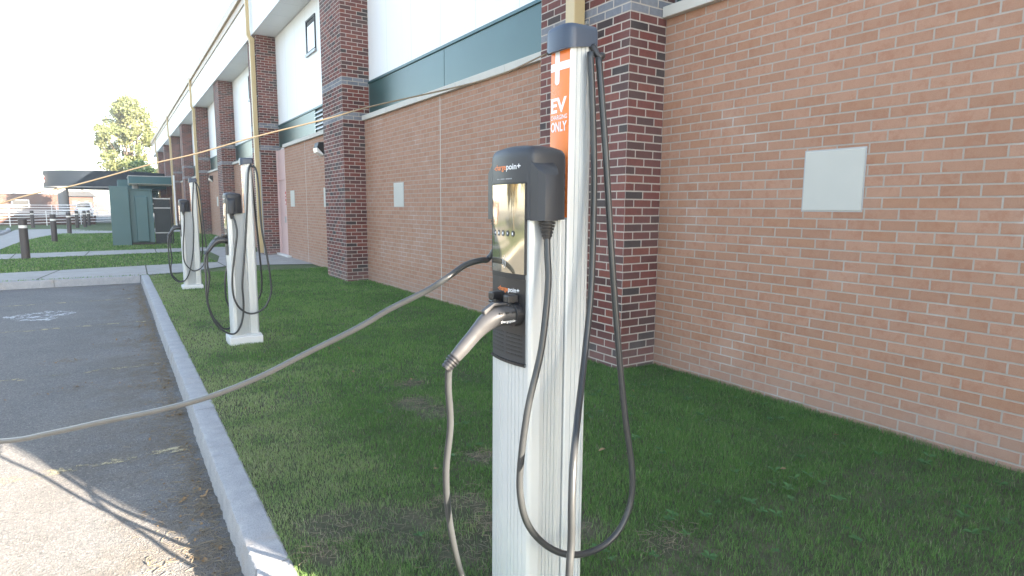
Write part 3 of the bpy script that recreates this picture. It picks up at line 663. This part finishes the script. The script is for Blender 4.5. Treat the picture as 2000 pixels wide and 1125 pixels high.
F2 = [(.965, 6.745, 1.292), (.955, 6.76, 1.15), (.94, 6.77, .95), (0.93, 6.76, 0.768), (0.908, 6.76, 0.651), (0.9, 6.76, 0.514), (0.913, 6.78, 0.394), (.97, 6.80, .30), (1.08, 6.82, .28), (1.2, 6.82, .36), (1.26, 6.80, .52), (1.25, 6.78, .9), (1.22, 6.74, 1.3), (1.19, 6.70, 1.78)]
c2 = make_charger((.91, 6.62, .005), 'middle EV charger on the lawn with two black plugs and looped cables', True, True)
for P in (A2, B2, G2, F2): cable(c2, P)
make_plug(c2, -.050, (-.176, -.06, .922), False); make_plug(c2, .032, (-.170, .035, .922), False)
A3 = [(0.955, 11.33, 1.262), (0.948, 11.33, 1.05), (0.912, 11.33, 0.704), (0.915, 11.33, 0.467), (0.979, 11.33, 0.346), (1.061, 11.33, 0.294), (1.164, 11.33, 0.344), (1.229, 11.33, 0.47), (1.255, 11.34, 0.63), (1.239, 11.35, 0.983), (1.221, 11.37, 1.395), (1.206, 11.40, 1.646), (1.17, 11.43, 1.762)]
B3 = [(1.13, 11.43, 1.762), (1.092, 11.41, 1.299), (1.089, 11.39, 0.983), (1.058, 11.38, 0.632), (1.02, 11.37, 0.409), (0.964, 11.37, 0.219), (0.888, 11.39, 0.12), (0.79, 11.42, 0.132), (0.726, 11.42, 0.232), (0.705, 11.42, 0.391), (0.704, 11.42, 0.644), (0.707, 11.43, 0.8), (0.728, 11.44, 0.905)]
G3 = [(0.735, 11.53, 0.91), (0.736, 11.52, 0.733), (0.751, 11.52, 0.51), (0.728, 11.52, 0.352), (0.745, 11.52, 0.223), (0.837, 11.55, 0.115), (.92, 11.62, .13), (1.0, 11.65, .3), (1.05, 11.63, .8), (1.11, 11.60, 1.4), (1.15, 11.57, 1.76)]
F3 = [(.955, 11.635, 1.26), (.945, 11.66, .9), (.92, 11.67, .6), (.96, 11.68, .38), (1.08, 11.69, .32), (1.2, 11.69, .45), (1.24, 11.67, .8), (1.21, 11.62, 1.4), (1.18, 11.58, 1.76)]
c3 = make_charger((.900, 11.50, -.02), 'farthest EV charger, small beside the end of the kerb', False, True)
for P in (A3, B3, G3, F3): cable(c3, P)
make_plug(c3, -.050, (-.172, -.055, .922), False); make_plug(c3, .032, (-.136, .035, .922), False)
# ------------------------------------------------------------------ grass, litter, weeds
def vnoise(x, y, s, z=0.0):
    return np.array([mnoise.noise(Vector((a * s, b * s, z))) for a, b in zip(x, y)])
BARE = [(1.70, 3.85, .16), (1.74, 3.60, .14), (1.86, 4.30, .10), (.72, 2.46, .15), (.95, 2.32, .20), (1.23, 2.36, .16), (1.60, 2.80, .10), (1.5, 1.95, .18), (.62, 2.30, .10), (1.85, 1.62, .12), (1.10, 2.02, .16), (1.3, 2.15, .12)]
def blades(name, x, y, h, wd, dry, lean=.6, z0=-.012, tone=None):
    n = len(x); az = rng.uniform(0, 2 * np.pi, n); la = rng.uniform(0, 2 * np.pi, n); ln = lean * h * rng.uniform(.2, 1.3, n)
    ca, sa = np.cos(az) * wd * .5, np.sin(az) * wd * .5; lx, ly = np.cos(la) * ln, np.sin(la) * ln
    z = np.full(n, z0)
    V = np.empty((n, 5, 3))
    V[:, 0] = np.stack([x - ca, y - sa, z], 1); V[:, 1] = np.stack([x + ca, y + sa, z], 1)
    mx, my, mz = x + lx * .35, y + ly * .35, z + h * .62
    V[:, 2] = np.stack([mx + ca * .8, my + sa * .8, mz], 1); V[:, 3] = np.stack([mx - ca * .8, my - sa * .8, mz], 1)
    V[:, 4] = np.stack([x + lx, y + ly, z + h * rng.uniform(.8, 1.0, n)], 1)
    me = bpy.data.meshes.new(name); me.vertices.add(n * 5); me.vertices.foreach_set('co', V.reshape(-1))
    b = np.arange(n)[:, None] * 5
    loops = np.concatenate([b + np.array([[0, 1, 2, 3]]), b + np.array([[3, 2, 4]])], 1).reshape(-1)
    me.loops.add(n * 7); me.loops.foreach_set('vertex_index', loops.astype(np.int32))
    me.polygons.add(n * 2); ls = (np.arange(n)[:, None] * 7 + np.array([[0, 4]])).reshape(-1)
    me.polygons.foreach_set('loop_start', ls.astype(np.int32))
    at = me.color_attributes.new('tint', 'FLOAT_COLOR', 'POINT'); c = np.ones((n, 5, 4)); c[:, :, 0] = (rng.random(n) if tone is None else np.clip(.62 * rng.random(n) + tone, 0, 1))[:, None]; c[:, :, 1] = dry[:, None]
    at.data.foreach_set('color', c.reshape(-1).astype(np.float32))
    me.materials.append(M['grass']); me.update(); me.validate()
    o = bpy.data.objects.new(name, me); COL.objects.link(o); return tag(o, kind='stuff')
def lawn_blades():
    X, Y, H, Wd, Dr = [], [], [], [], []
    for (ya, yb, dens, wd) in ((.55, 1.6, 12000, .0021), (1.6, 2.6, 24000, .0020), (2.6, 4.2, 18000, .0024), (4.2, 6.5, 8500, .0035), (6.5, 9.5, 5000, .0050), (9.5, 13.9, 3000, .0072)):
        n = int(3.45 * (yb - ya) * dens)
        X.append(rng.uniform(.478, 3.95, n)); Y.append(rng.uniform(ya, yb, n)); Wd.append(np.full(n, wd))
    x, y, wd = np.concatenate(X), np.concatenate(Y), np.concatenate(Wd)
    keep = np.ones(len(x), bool)
    nz = vnoise(x, y, 1.1); n2 = vnoise(x, y, 4.5, 5.0)
    bare = np.zeros(len(x))
    for bx, by, r in BARE:
        d = np.hypot(x - bx, (y - by)) / r; bare = np.maximum(bare, np.clip(1.5 - d + n2 * .9, 0, 1))
    keep &= rng.random(len(x)) > bare * .93
    for cy, cx in ((1.447, .925), (6.62, .91), (11.5, .90)): keep &= ~((np.abs(y - cy) < .145) & (x > cx - .03) & (x < cx + .285))
    keep &= ~((y > 13.95 - .0) | ((x > .49) & (y > 14 - .0)))
    keep &= ~((x < .49) & (y > 13.9))
    # the lawn frays over the back edge of the kerb
    edge = .488 + .018 * vnoise(y, y * 0, 6.0); keep &= (x > edge) | (rng.random(len(x)) < .25)
    for pi in pil: keep &= ~((x > XF) & (y > pi - .01) & (y < pi + PW + .01))
    x, y, wd, nz, n2 = x[keep], y[keep], wd[keep], nz[keep], n2[keep]
    near_kerb = np.clip(1.0 - (x - .5) / (1.0 + .7 * nz), 0, 1) ** .8 * np.clip((y - 1.7) / 1.0, 0, 1) * np.clip(.75 + .8 * nz + .5 * n2, 0, 1)
    h = (.016 + .020 * rng.random(len(x)) + .012 * n2 + .008 * nz)
    tall = rng.random(len(x)) < .02; h[tall] *= 1.7
    wallside = np.clip((x - 3.6) / .35, 0, 1); h += wallside * .02 * rng.random(len(x))
    h = np.clip(h * (1 - .35 * near_kerb), .012, .11)
    pd = np.clip(.05 + (.55 * near_kerb * (0.55 + n2)) + .12 * np.clip(nz - .1, 0, 1), 0, .75)
    dry = np.where(rng.random(len(x)) < pd, rng.uniform(.35, 1.0, len(x)), rng.uniform(0, .14, len(x)) + .25 * near_kerb)
    blades('lawn_grass', x, y, h, wd, dry, tone=.16 + .22 * nz + .16 * n2 + .46 * near_kerb + .16 * np.clip((y - 3.5) / 4, 0, 1) - .12 * np.clip((x - 2) / 1.5, 0, 1))  # drier and paler by the kerb; wall's shade painted in as darker blades
lawn_blades()
def verge_blades():
    n = 90000; y = 14 + (rng.random(n) ** 1.5) * 26; x = rng.uniform(-5.2, 3.95, n)
    nearY = 14.05
    k = np.ones(n, bool)
    lo1 = 14.02; hi1 = np.where(x < 1.2, 15.8 + (x + 2) * .2, 16.45)
    k &= ~((y > lo1) & (y < hi1)); l2 = 20.31 + .225 * x; h2 = 22.05 + .14 * x
    k &= ~((y > l2) & (y < h2)); k &= ~((x > 2.05) & (y < 22.5)) & ~((x < -3.0 + np.clip(y - 29.8, 0, 9) * .1) & (y > 24.2 + (x + 3) * .35)) & ~((y > 36.2) & (y < 39.6))
    k &= ~((x > -.12) & (x < 1.75) & (y > 24.9) & (y < 27))
    x, y = x[k], y[k]; n2 = vnoise(x, y, 1.5)
    dry = np.where(rng.random(len(x)) < np.clip(.18 + .4 * n2, .03, .8), rng.uniform(.2, .9, len(x)), rng.uniform(0, .15, len(x)))
    blades('verge_grass', x, y, rng.uniform(.025, .055, len(x)), .010 + (y - 14) * .0009, dry)
verge_blades()

def strips(pts_fn, n, mat, name, lmin, lmax, r):
    mb = MB()
    for _ in range(n):
        x, y, z = pts_fn(); a = random.uniform(0, 2 * math.pi); L = random.uniform(lmin, lmax); k = random.uniform(-.5, .5); rr = r * random.uniform(.6, 1.5)
        p = [(x, y, z + rr), (x + math.cos(a) * L * .5, y + math.sin(a) * L * .5, z + rr + random.uniform(0, .006)), (x + math.cos(a + k) * L, y + math.sin(a + k) * L, z + rr)]
        mb.tube(p, rr, 4)
    return tag(obj(name, mb, mat), kind='stuff')
def gutter_pt():
    y = 1.0 + 12.5 * random.random() ** 1.6; x = .335 - abs(random.gauss(0, .055)) - (.02 if random.random() < .8 else .25 * random.random())
    return x, y, -.138
strips(gutter_pt, 3500, M['litter'], 'gutter_straw', .012, .075, .0010)
def gutter_cl():
    cx, cy, s = random.choice([(.05, 5.9, .12), (-.35, 6.1, .16), (.1, 7.9, .15), (.2, 8.9, .12), (-.45, 7.2, .10), (.22, 3.4, .08), (.2, 2.8, .07), (.15, 11.5, .2), (-.2, 12.9, .3), (.27, 4.9, .07)])
    return cx + random.gauss(0, s), cy + random.gauss(0, s * .5), -.138
def gutter_cl2():
    x, y, z = gutter_cl(); return min(x, .31), y, z
strips(gutter_cl2, 420, M['litter'], 'gutter_straw', .012, .06, .0008)
def bare_pt():
    bx, by, r = random.choice(BARE); return bx + random.gauss(0, r * .6), by + random.gauss(0, r * .5), .002 + random.random() * .02
strips(bare_pt, 900, M['litter'], 'lawn_straw', .015, .07, .0007)
def leaf_scatter(name, fn, n, mat, smin, smax, up=.0):
    mb = MB()
    for _ in range(n):
        x, y, z = fn(); s = random.uniform(smin, smax)
        R = Matrix.Rotation(random.uniform(0, 6.28), 4, 'Z') @ Matrix.Rotation(random.uniform(-.5, .5) + up, 4, 'X') @ Matrix.Rotation(random.uniform(-.4, .4), 4, 'Y')
        c = random.uniform(.1, .4) * s
        vs = [(0, 0, 0), (.28 * s, .25 * s, c * .5), (.30 * s, .55 * s, c), (0, s, c * 1.2), (-.30 * s, .55 * s, c), (-.28 * s, .25 * s, c * .5), (0, .5 * s, c * .4)]
        vs = [R @ Vector(v) + Vector((x, y, z)) for v in vs]
        mb.add(vs, [(0, 1, 6), (1, 2, 6), (2, 3, 6), (3, 4, 6), (4, 5, 6), (5, 0, 6)])
    return tag(obj(name, mb, mat), kind='stuff')
leaf_scatter('fallen_leaves', gutter_pt, 420, M['fallen'], .008, .026)
leaf_scatter('fallen_leaves', gutter_cl2, 160, M['fallen'], .012, .03)
leaf_scatter('fallen_leaves', lambda: (random.uniform(.6, 3.8), random.uniform(1.2, 9), .025), 22, M['fallen'], .02, .045)
def weed_pt():
    if random.random() < .7: return random.uniform(1.5, 3.8), random.uniform(.9, 3.4), .012
    return random.uniform(.7, 3.7), random.uniform(1.2, 6), .012
def weeds():
    mb = MB()
    for _ in range(170):
        x, y, z = weed_pt(); k = random.randint(3, 7); s0 = random.uniform(.012, .032)
        for q in range(k):
            a = q * 6.283 / k + random.uniform(-.4, .4); s = s0 * random.uniform(.7, 1.2); t = random.uniform(.25, .9)
            d = Vector((math.cos(a), math.sin(a), 0)); n = Vector((-math.sin(a), math.cos(a), 0)); zz = Vector((0, 0, 1))
            P = Vector((x, y, z + .012))
            b = [P, P + d * s * .45 + n * s * .3 + zz * s * t * .5, P + d * s * .85 + n * s * .28 + zz * s * t * .6, P + d * s * 1.2 + zz * s * t * .5, P + d * s * .85 - n * s * .28 + zz * s * t * .6, P + d * s * .45 - n * s * .3 + zz * s * t * .5]
            mb.add(b, [(0, 1, 2, 3), (0, 3, 4, 5)])
    return tag(obj('lawn_weeds', mb, M['weed']), kind='stuff')
weeds()

# ------------------------------------------------------------------ bollards
def make_bollard(x, y, h, label):
    root = empty('bollard', (x, y, -.012), label, 'bollard', 'bronze bollards with pale light bands'); r = .094
    obj('post', MB().lathe([(r + .012, -.05), (r + .012, .02), (r, .022), (r, h - .235)], n=28), M['bollard'], root, smooth=True, auto=40)
    obj('light_band', MB().lathe([(r - .004, h - .2345), (r - .004, h - .165)], n=28), M['lampwhite'], root, smooth=True, auto=40)
    mb = MB()
    for k in range(3):
        a = k * 2.094 + .5; mb.box(-.010, .010, -.010, .010, h - .2344, h - .165); 
        for i in range(8): mb.v[-8 + i] = (mb.v[-8 + i][0] + (r - .004) * math.cos(a), mb.v[-8 + i][1] + (r - .004) * math.sin(a), mb.v[-8 + i][2])
    obj('cap', MB().lathe([(r, h - .1645), (r + .001, h - .012), (r - .012, h)], n=28), M['bollard'], root, smooth=True, auto=40)
    return root
def move_bollard(b, x, y, label):
    c = copy_tree(b); c.location = (x, y, -.012); c['label'] = label; return c
b0 = make_bollard(-1.975, 19.75, 1.03, 'bollard standing nearest, at the edge of the second concrete path')
move_bollard(b0, -1.95, 28.5, 'bollard alone on the grass behind the nearest one, in front of the curved path')
move_bollard(b0, -1.88, 36.3, 'bollard at the junction of the curved path and the cross path')
move_bollard(b0, -1.95, 45.6, 'tall looking bollard just right of the white canopy column')
move_bollard(b0, -1.62, 47.3, 'bollard left of the close pair near the green enclosure')
move_bollard(b0, -1.50, 50.6, 'bollard right and farthest of the close pair near the green enclosure')
move_bollard(b0, -4.20, 46.8, 'bollard farthest left, standing in front of the white railings')

# ------------------------------------------------------------------ green enclosure and gate
g = empty('utility_cabinet', (.30, 25.3, 0), 'green metal utility cabinet with a raised door beside the dark gate', 'utility cabinet')
off = (-.30, -25.3, 0)
obj('side_wall', MB().box(-.11, .452, 25.10, 26.6, -.05, 2.03), M['cabinet'], g, bevel=.012, loc=off)
obj('housing', MB().box(.456, 1.165, 25.28, 26.4, .07, 1.92), M['cabinet'], g, bevel=.01, loc=off)
obj('plinth', MB().box(.47, 1.15, 25.30, 26.38, -.05, .0695), M['black'], g, loc=off)
obj('cabinet_top', MB().box(.445, 1.19, 25.21, 26.45, 1.921, 1.955), M['cabinet'], g, bevel=.006, loc=off)
obj('door', MB().box(.62, 1.01, 25.20, 25.279, .09, 1.70), M['cabinet'], g, bevel=.045, seg=4, loc=off)
for bx in (.49, 1.08): obj('bracket', MB().box(bx, bx + .03, 25.23, 25.279, 1.80, 1.92), M['cabinet'], g, loc=off)
gt = empty('gate', (1.45, 25.4, 0), 'dark vertical picket gate beside the green cabinet', 'gate'); off = (-1.45, -25.4, 0)
mb = MB()
for k in range(14): mb.box(1.20 + k * .036, 1.224 + k * .036, 25.36, 25.384, .03, 1.60)
obj('pickets', mb, M['picket'], gt, loc=off)
obj('backing_mesh', MB().box(1.19, 1.71, 25.40, 25.405, .03, 1.58), M['black'], gt, loc=off)
for z in (.38, 1.27): obj('rail', MB().box(1.185, 1.72, 25.335, 25.359, z, z + .035), M['steel'], gt, loc=off)
obj('rail', MB().box(1.185, 1.72, 25.335, 25.42, 1.601, 1.64), M['steel'], gt, loc=off)
obj('post', MB().box(1.725, 1.765, 25.34, 25.40, -.05, 1.66), M['black'], gt, loc=off)
for hz in (1.40, .5): obj('hinge', MB().box(1.168, 1.19, 25.32, 25.334, hz, hz + .06), M['steel'], gt, loc=off)

# ------------------------------------------------------------------ canopies
cn = empty('entrance_canopy', (0, 62, 0), 'big rounded dark green entrance canopy on a white column', 'canopy')
def oval(rx, ry, cx, cy, z, n=64): return [(cx + rx * math.cos(2 * math.pi * k / n), cy - 62 + ry * math.sin(2 * math.pi * k / n), z) for k in range(n)]
obj('fascia', MB().loft([oval(4.75, 4.6, -.05, 64.2, 2.88), oval(4.75, 4.6, -.05, 64.2, 4.12), oval(4.70, 4.55, -.05, 64.2, 4.14)]), M['canopy'], cn, smooth=True, auto=40)
obj('soffit', MB().loft([oval(4.80, 4.65, -.05, 64.2, 2.77), oval(4.80, 4.65, -.05, 64.2, 2.875)]), M['column'], cn, smooth=True, auto=40)
obj('column', MB().lathe([(.37, -.3), (.37, 2.765)], (-3.38, 61.2 - 62, 0), 24), M['column'], cn, smooth=True, auto=40)
obj('column', MB().lathe([(.37, -.3), (.37, 2.765)], (2.4, 66.5 - 62, 0), 24), M['column'], cn, smooth=True, auto=40)
sg = obj('sign_box', MB().box(-4.85, -4.30, .9, 1.25, 3.20, 3.76), M['signface'], cn, bevel=.03)
obj('sign_mark', MB().add([(-4.58 + r * math.cos(a), .893, 3.49 + r * 1.1 * math.sin(a)) for r, a in [(.16 if k % 2 else .09, k * .5236) for k in range(12)]], [tuple(range(12))]), M['red'], sg)
tc = empty('flat_canopy', (2, 49, 0), 'flat teal walkway canopy joining the building above the green enclosure', 'canopy'); off = (-2, -49, 0)
obj('fascia', MB().box(.93, 3.54, 48.0, 52.5, 2.83, 3.30), M['canopy2'], tc, bevel=.01, loc=off)
obj('roof', MB().box(.90, 3.545, 47.95, 52.6, 3.302, 3.345), M['steel'], tc, loc=off)
obj('soffit', MB().box(.97, 3.53, 48.04, 52.4, 2.80, 2.828), M['soffit'], tc, loc=off)
obj('link_fascia', MB().box(.32, 3.4, 53.0, 58.0, 2.60, 3.22), M['canopy2'], tc, loc=off)
obj('column', MB().lathe([(.19, -.1), (.19, 2.798)], (1.30 - 2, 48.9 - 49, 0), 20), M['column'], tc, smooth=True, auto=40)

# ------------------------------------------------------------------ white ramp railings
def railing(pts, z0, n, gap, label, step=1.8, name='railing'):
    root = empty(name, (pts[0][0], pts[0][1], z0), label, 'railing'); o = Vector((pts[0][0], pts[0][1], z0))
    for k in range(n): obj('rail', MB().tube([Vector((x, y, zz + (k + 1) * gap + z0)) - o for x, y, zz in pts], .022, 6), M['rail'], root)
    P = [Vector((x, y, zz)) for x, y, zz in pts]
    for a, b in zip(P, P[1:]):
        L = (b - a).length; m = max(1, int(L / step))
        for i in range(m + (1 if b is P[-1] else 0)):
            q = a + (b - a) * i / m; obj('post', MB().tube([q + Vector((0, 0, z0)) - o, q + Vector((0, 0, z0 + n * gap + .02)) - o], .026, 6), M['rail'], root)
    return root
railing([(-12, 49.5, .0), (-5.6, 49.8, .0), (-.1, 51.0, .12)], -.02, 5, .19, 'lowest white pipe railing along the grass behind the bollards')
railing([(-13, 53.2, .0), (-6, 53.2, .0), (-1.3, 53.2, .0)], .5, 5, .17, 'upper white pipe railing at the left, on the brick ramp wall')
railing([(-3.6, 56.6, .0), (-1.1, 56.6, .0)], .62, 4, .19, 'short boxed white railing in front of the canopy column')
rw = tag(obj('ramp_wall', MB().box(-15.2, -1.2, 53.35, 56.2, -.1, .62), M['farbrick'], loc=None), 'low red brick ramp wall below the upper white railing', 'wall')

# ------------------------------------------------------------------ far buildings and vehicles
fb = empty('far_building', (-14, 112, 0), 'long low sunlit brick building in the distance at the far left', 'building'); off = (14, -112, 0)
obj('wall', MB().box(-40, -6.6, 112, 122, -.1, 2.95), M['farbrick'], fb, loc=off)
obj('roof', MB().box(-40.4, -6.3, 111.6, 122.4, 2.95, 3.5), M['white'], fb, loc=off)
for k in range(5):
    f = obj('window', MB().box(-33 + k * 5.2, -31 + k * 5.2, 111.93, 111.999, .9, 2.1), M['white'], fb, loc=off)
    obj('pane', MB().box(-32.9 + k * 5.2, -31.1 + k * 5.2, 111.9, 111.925, 1.0, 2.0), M['glass'], f)
fh = empty('far_house', (-4.2, 120, 0), 'small brick house with a grey roof seen under the canopy', 'house'); off = (4.2, -120, 0)
obj('wall', MB().box(-6.6, -2.8, 120, 126, -.1, 2.75), M['farbrick'], fh, loc=off)
obj('roof', MB().add([(-7, 119.5, 2.75), (-2.3, 119.5, 2.75), (-2.3, 126.5, 2.75), (-7, 126.5, 2.75), (-6, 122.5, 3.6), (-3.2, 122.5, 3.6)], [(0, 1, 5, 4), (1, 2, 5), (2, 3, 4, 5), (3, 0, 4), (3, 2, 1, 0)]), M['roof'], fh, loc=off)
obj('chimney', MB().box(-4.4, -4.0, 122.2, 122.7, 3.4, 4.2), M['roof'], fh, loc=off)
obj('garage', MB().box(-2.78, -.9, 121, 126, -.1, 1.9), M['roof'], fh, loc=off)
for wx in (-5.6, -4.0): obj('window', MB().box(wx, wx + .65, 119.94, 119.999, 1.2, 2.1), M['glass'], fh, loc=off)
vn = empty('parked_van', (-3.0, 88, 0), 'white van parked in the sun beyond the railings', 'van')
side = [(-.85, .35), (.85, .35), (.88, .95), (.74, 1.05), (.66, 1.62), (.5, 1.72), (-.5, 1.72), (-.66, 1.62), (-.74, 1.05), (-.88, .95)]
obj('body', MB().loft([[(x, 0, z) for x, z in side], [(x * 1.0, 4.4, z) for x, z in side]]), M['vanpaint'], vn, bevel=.05)
obj('windscreen', MB().add([(-.66, -.012, 1.08), (.66, -.012, 1.08), (.58, -.012, 1.56), (-.58, -.012, 1.56)], [(0, 1, 2, 3)]), M['glass'], vn)
obj('bumper', MB().box(-.86, .86, -.10, -.002, .36, .58), M['black'], vn, bevel=.03)
for x in (-.72, .60): obj('headlight', MB().box(x, x + .13, -.03, -.001, .72, .92), M['red'], vn)
for x in (-.80, .60):
    for y in (.8, 3.5):
        wmb = MB().lathe([(.30, 0), (.32, .03), (.32, .17), (.30, .2)], n=18); wmb.xform(Matrix.Translation((x, y, .32)) @ Matrix.Rotation(math.radians(90), 4, 'Y')); obj('wheel', wmb, M['black'], vn)

# ------------------------------------------------------------------ trees
def tree(name, x, y, z0, H, R, trunk_h, nleaf, ls, mat, label, seed, cat='tree', group=None, lowdark=None, squash=1.0):
    rg = np.random.default_rng(seed); rnd = random.Random(seed)
    root = empty(name, (x, y, z0), label, cat, group)
    mb = MB(); mb.tube([(0, 0, -.3), (.05, .03, trunk_h * .6), (.0, .1, trunk_h * 1.25), (.15, .1, H * .75)], [R * .075, R * .06, R * .045, .04], 10, 4)
    cl = []
    for k in range(120):
        a = rnd.uniform(0, 6.283); t = rnd.random(); zz = trunk_h + (H - trunk_h) * (t ** .9)
        env = R * math.sin(math.pi * min(1, .18 + .80 * t)) ** .75; rr = env * math.sqrt(rnd.random()) * .95
        c = Vector((math.cos(a) * rr, math.sin(a) * rr * squash, zz)); cl.append((c, R * rnd.uniform(.13, .30)))
        if k % 4 == 0:
            b = Vector((.03, .08, trunk_h * rnd.uniform(.8, 1.6))); mb.tube([b, b.lerp(c, .5) + Vector((0, 0, .05 * R)), c], [R * .026, R * .016, .015], 5, 3)
    obj('trunk', mb, M['bark'], root, smooth=True)
    n = nleaf; ci = rg.integers(0, len(cl), n); C = np.array([tuple(c) for c, r in cl])[ci]; Rr = np.array([r for c, r in cl])[ci]
    d = rg.normal(size=(n, 3)); d /= np.linalg.norm(d, axis=1)[:, None]; rad = Rr * rg.random(n) ** .5 * np.where(rg.random(n) < .12, 1.7, 1.0); P = C + d * rad[:, None] * np.array([1, 1, .75])
    s = ls * rg.uniform(.6, 1.3, n); u = rg.normal(size=(n, 3)); u /= np.linalg.norm(u, axis=1)[:, None]; q = np.cross(u, rg.normal(size=(n, 3))); q /= np.linalg.norm(q, axis=1)[:, None]
    V = np.stack([P - u * s[:, None], P + q * s[:, None] * .55, P + u * s[:, None], P - q * s[:, None] * .55], 1)
    me = bpy.data.meshes.new('crown'); me.vertices.add(n * 4); me.vertices.foreach_set('co', V.reshape(-1)); me.loops.add(n * 4); me.loops.foreach_set('vertex_index', np.arange(n * 4, dtype=np.int32))
    me.polygons.add(n); me.polygons.foreach_set('loop_start', np.arange(0, n * 4, 4, dtype=np.int32))
    at = me.color_attributes.new('tint', 'FLOAT_COLOR', 'POINT'); cc = np.ones((n, 4, 4)); clv = rg.random(len(cl))[ci]; cc[:, :, 0] = np.clip(.6 * clv + .4 * rg.random(n), 0, 1)[:, None]
    at.data.foreach_set('color', cc.reshape(-1).astype(np.float32)); me.materials.append(M[mat]); me.update(); me.validate()
    o = bpy.data.objects.new('crown', me); COL.objects.link(o); o.parent = root
    return root
tree('autumn_tree', 2.0, 84, 0, 13.3, 3.6, 3.6, 21000, .17, 'leaf', 'tall yellow green tree rising behind the canopy at the end of the building', 3)
tree('evergreen_shrub', 2.6, 78, 0, 5.9, 2.3, .8, 12000, .16, 'leafdark', 'dark green tree low in front of the yellow tree, above the flat canopy', 5)
ft = tree('standin_tree', -26, 26, -.17, 10, 4.4, 2.2, 9000, .26, 'leafgold', 'stand-in golden tree added across the car park to be mirrored in the charger screen', 8, group='stand-in golden trees added for the screen reflection')  # unseen trees added to give the screen a golden reflection
for x, y, s, l in ((-30, 34, 1.15, 'second'), (-34, 43, .95, 'third'), (-30, 17, 1.05, 'fourth')):
    c = copy_tree(ft); c.location = (x, y, -.17); c.scale = (s, s, s); c.rotation_euler.z = x

# ------------------------------------------------------------------ thin haze volume, added to stand in for lens glare
hz = NT('glare_veil'); hz.t.nodes.remove(hz.b); pv = hz.n('VolumePrincipled'); pv.inputs['Color'].default_value = (.9, .93, .97, 1); pv.inputs['Density'].default_value = .0014; pv.inputs['Anisotropy'].default_value = .3
hz.t.links.new(pv.outputs[0], hz.out.inputs['Volume'])
tag(obj('glare_haze', MB().box(-560, 560, -360, 960, -1.4, 15.5), hz.m), kind='stuff')
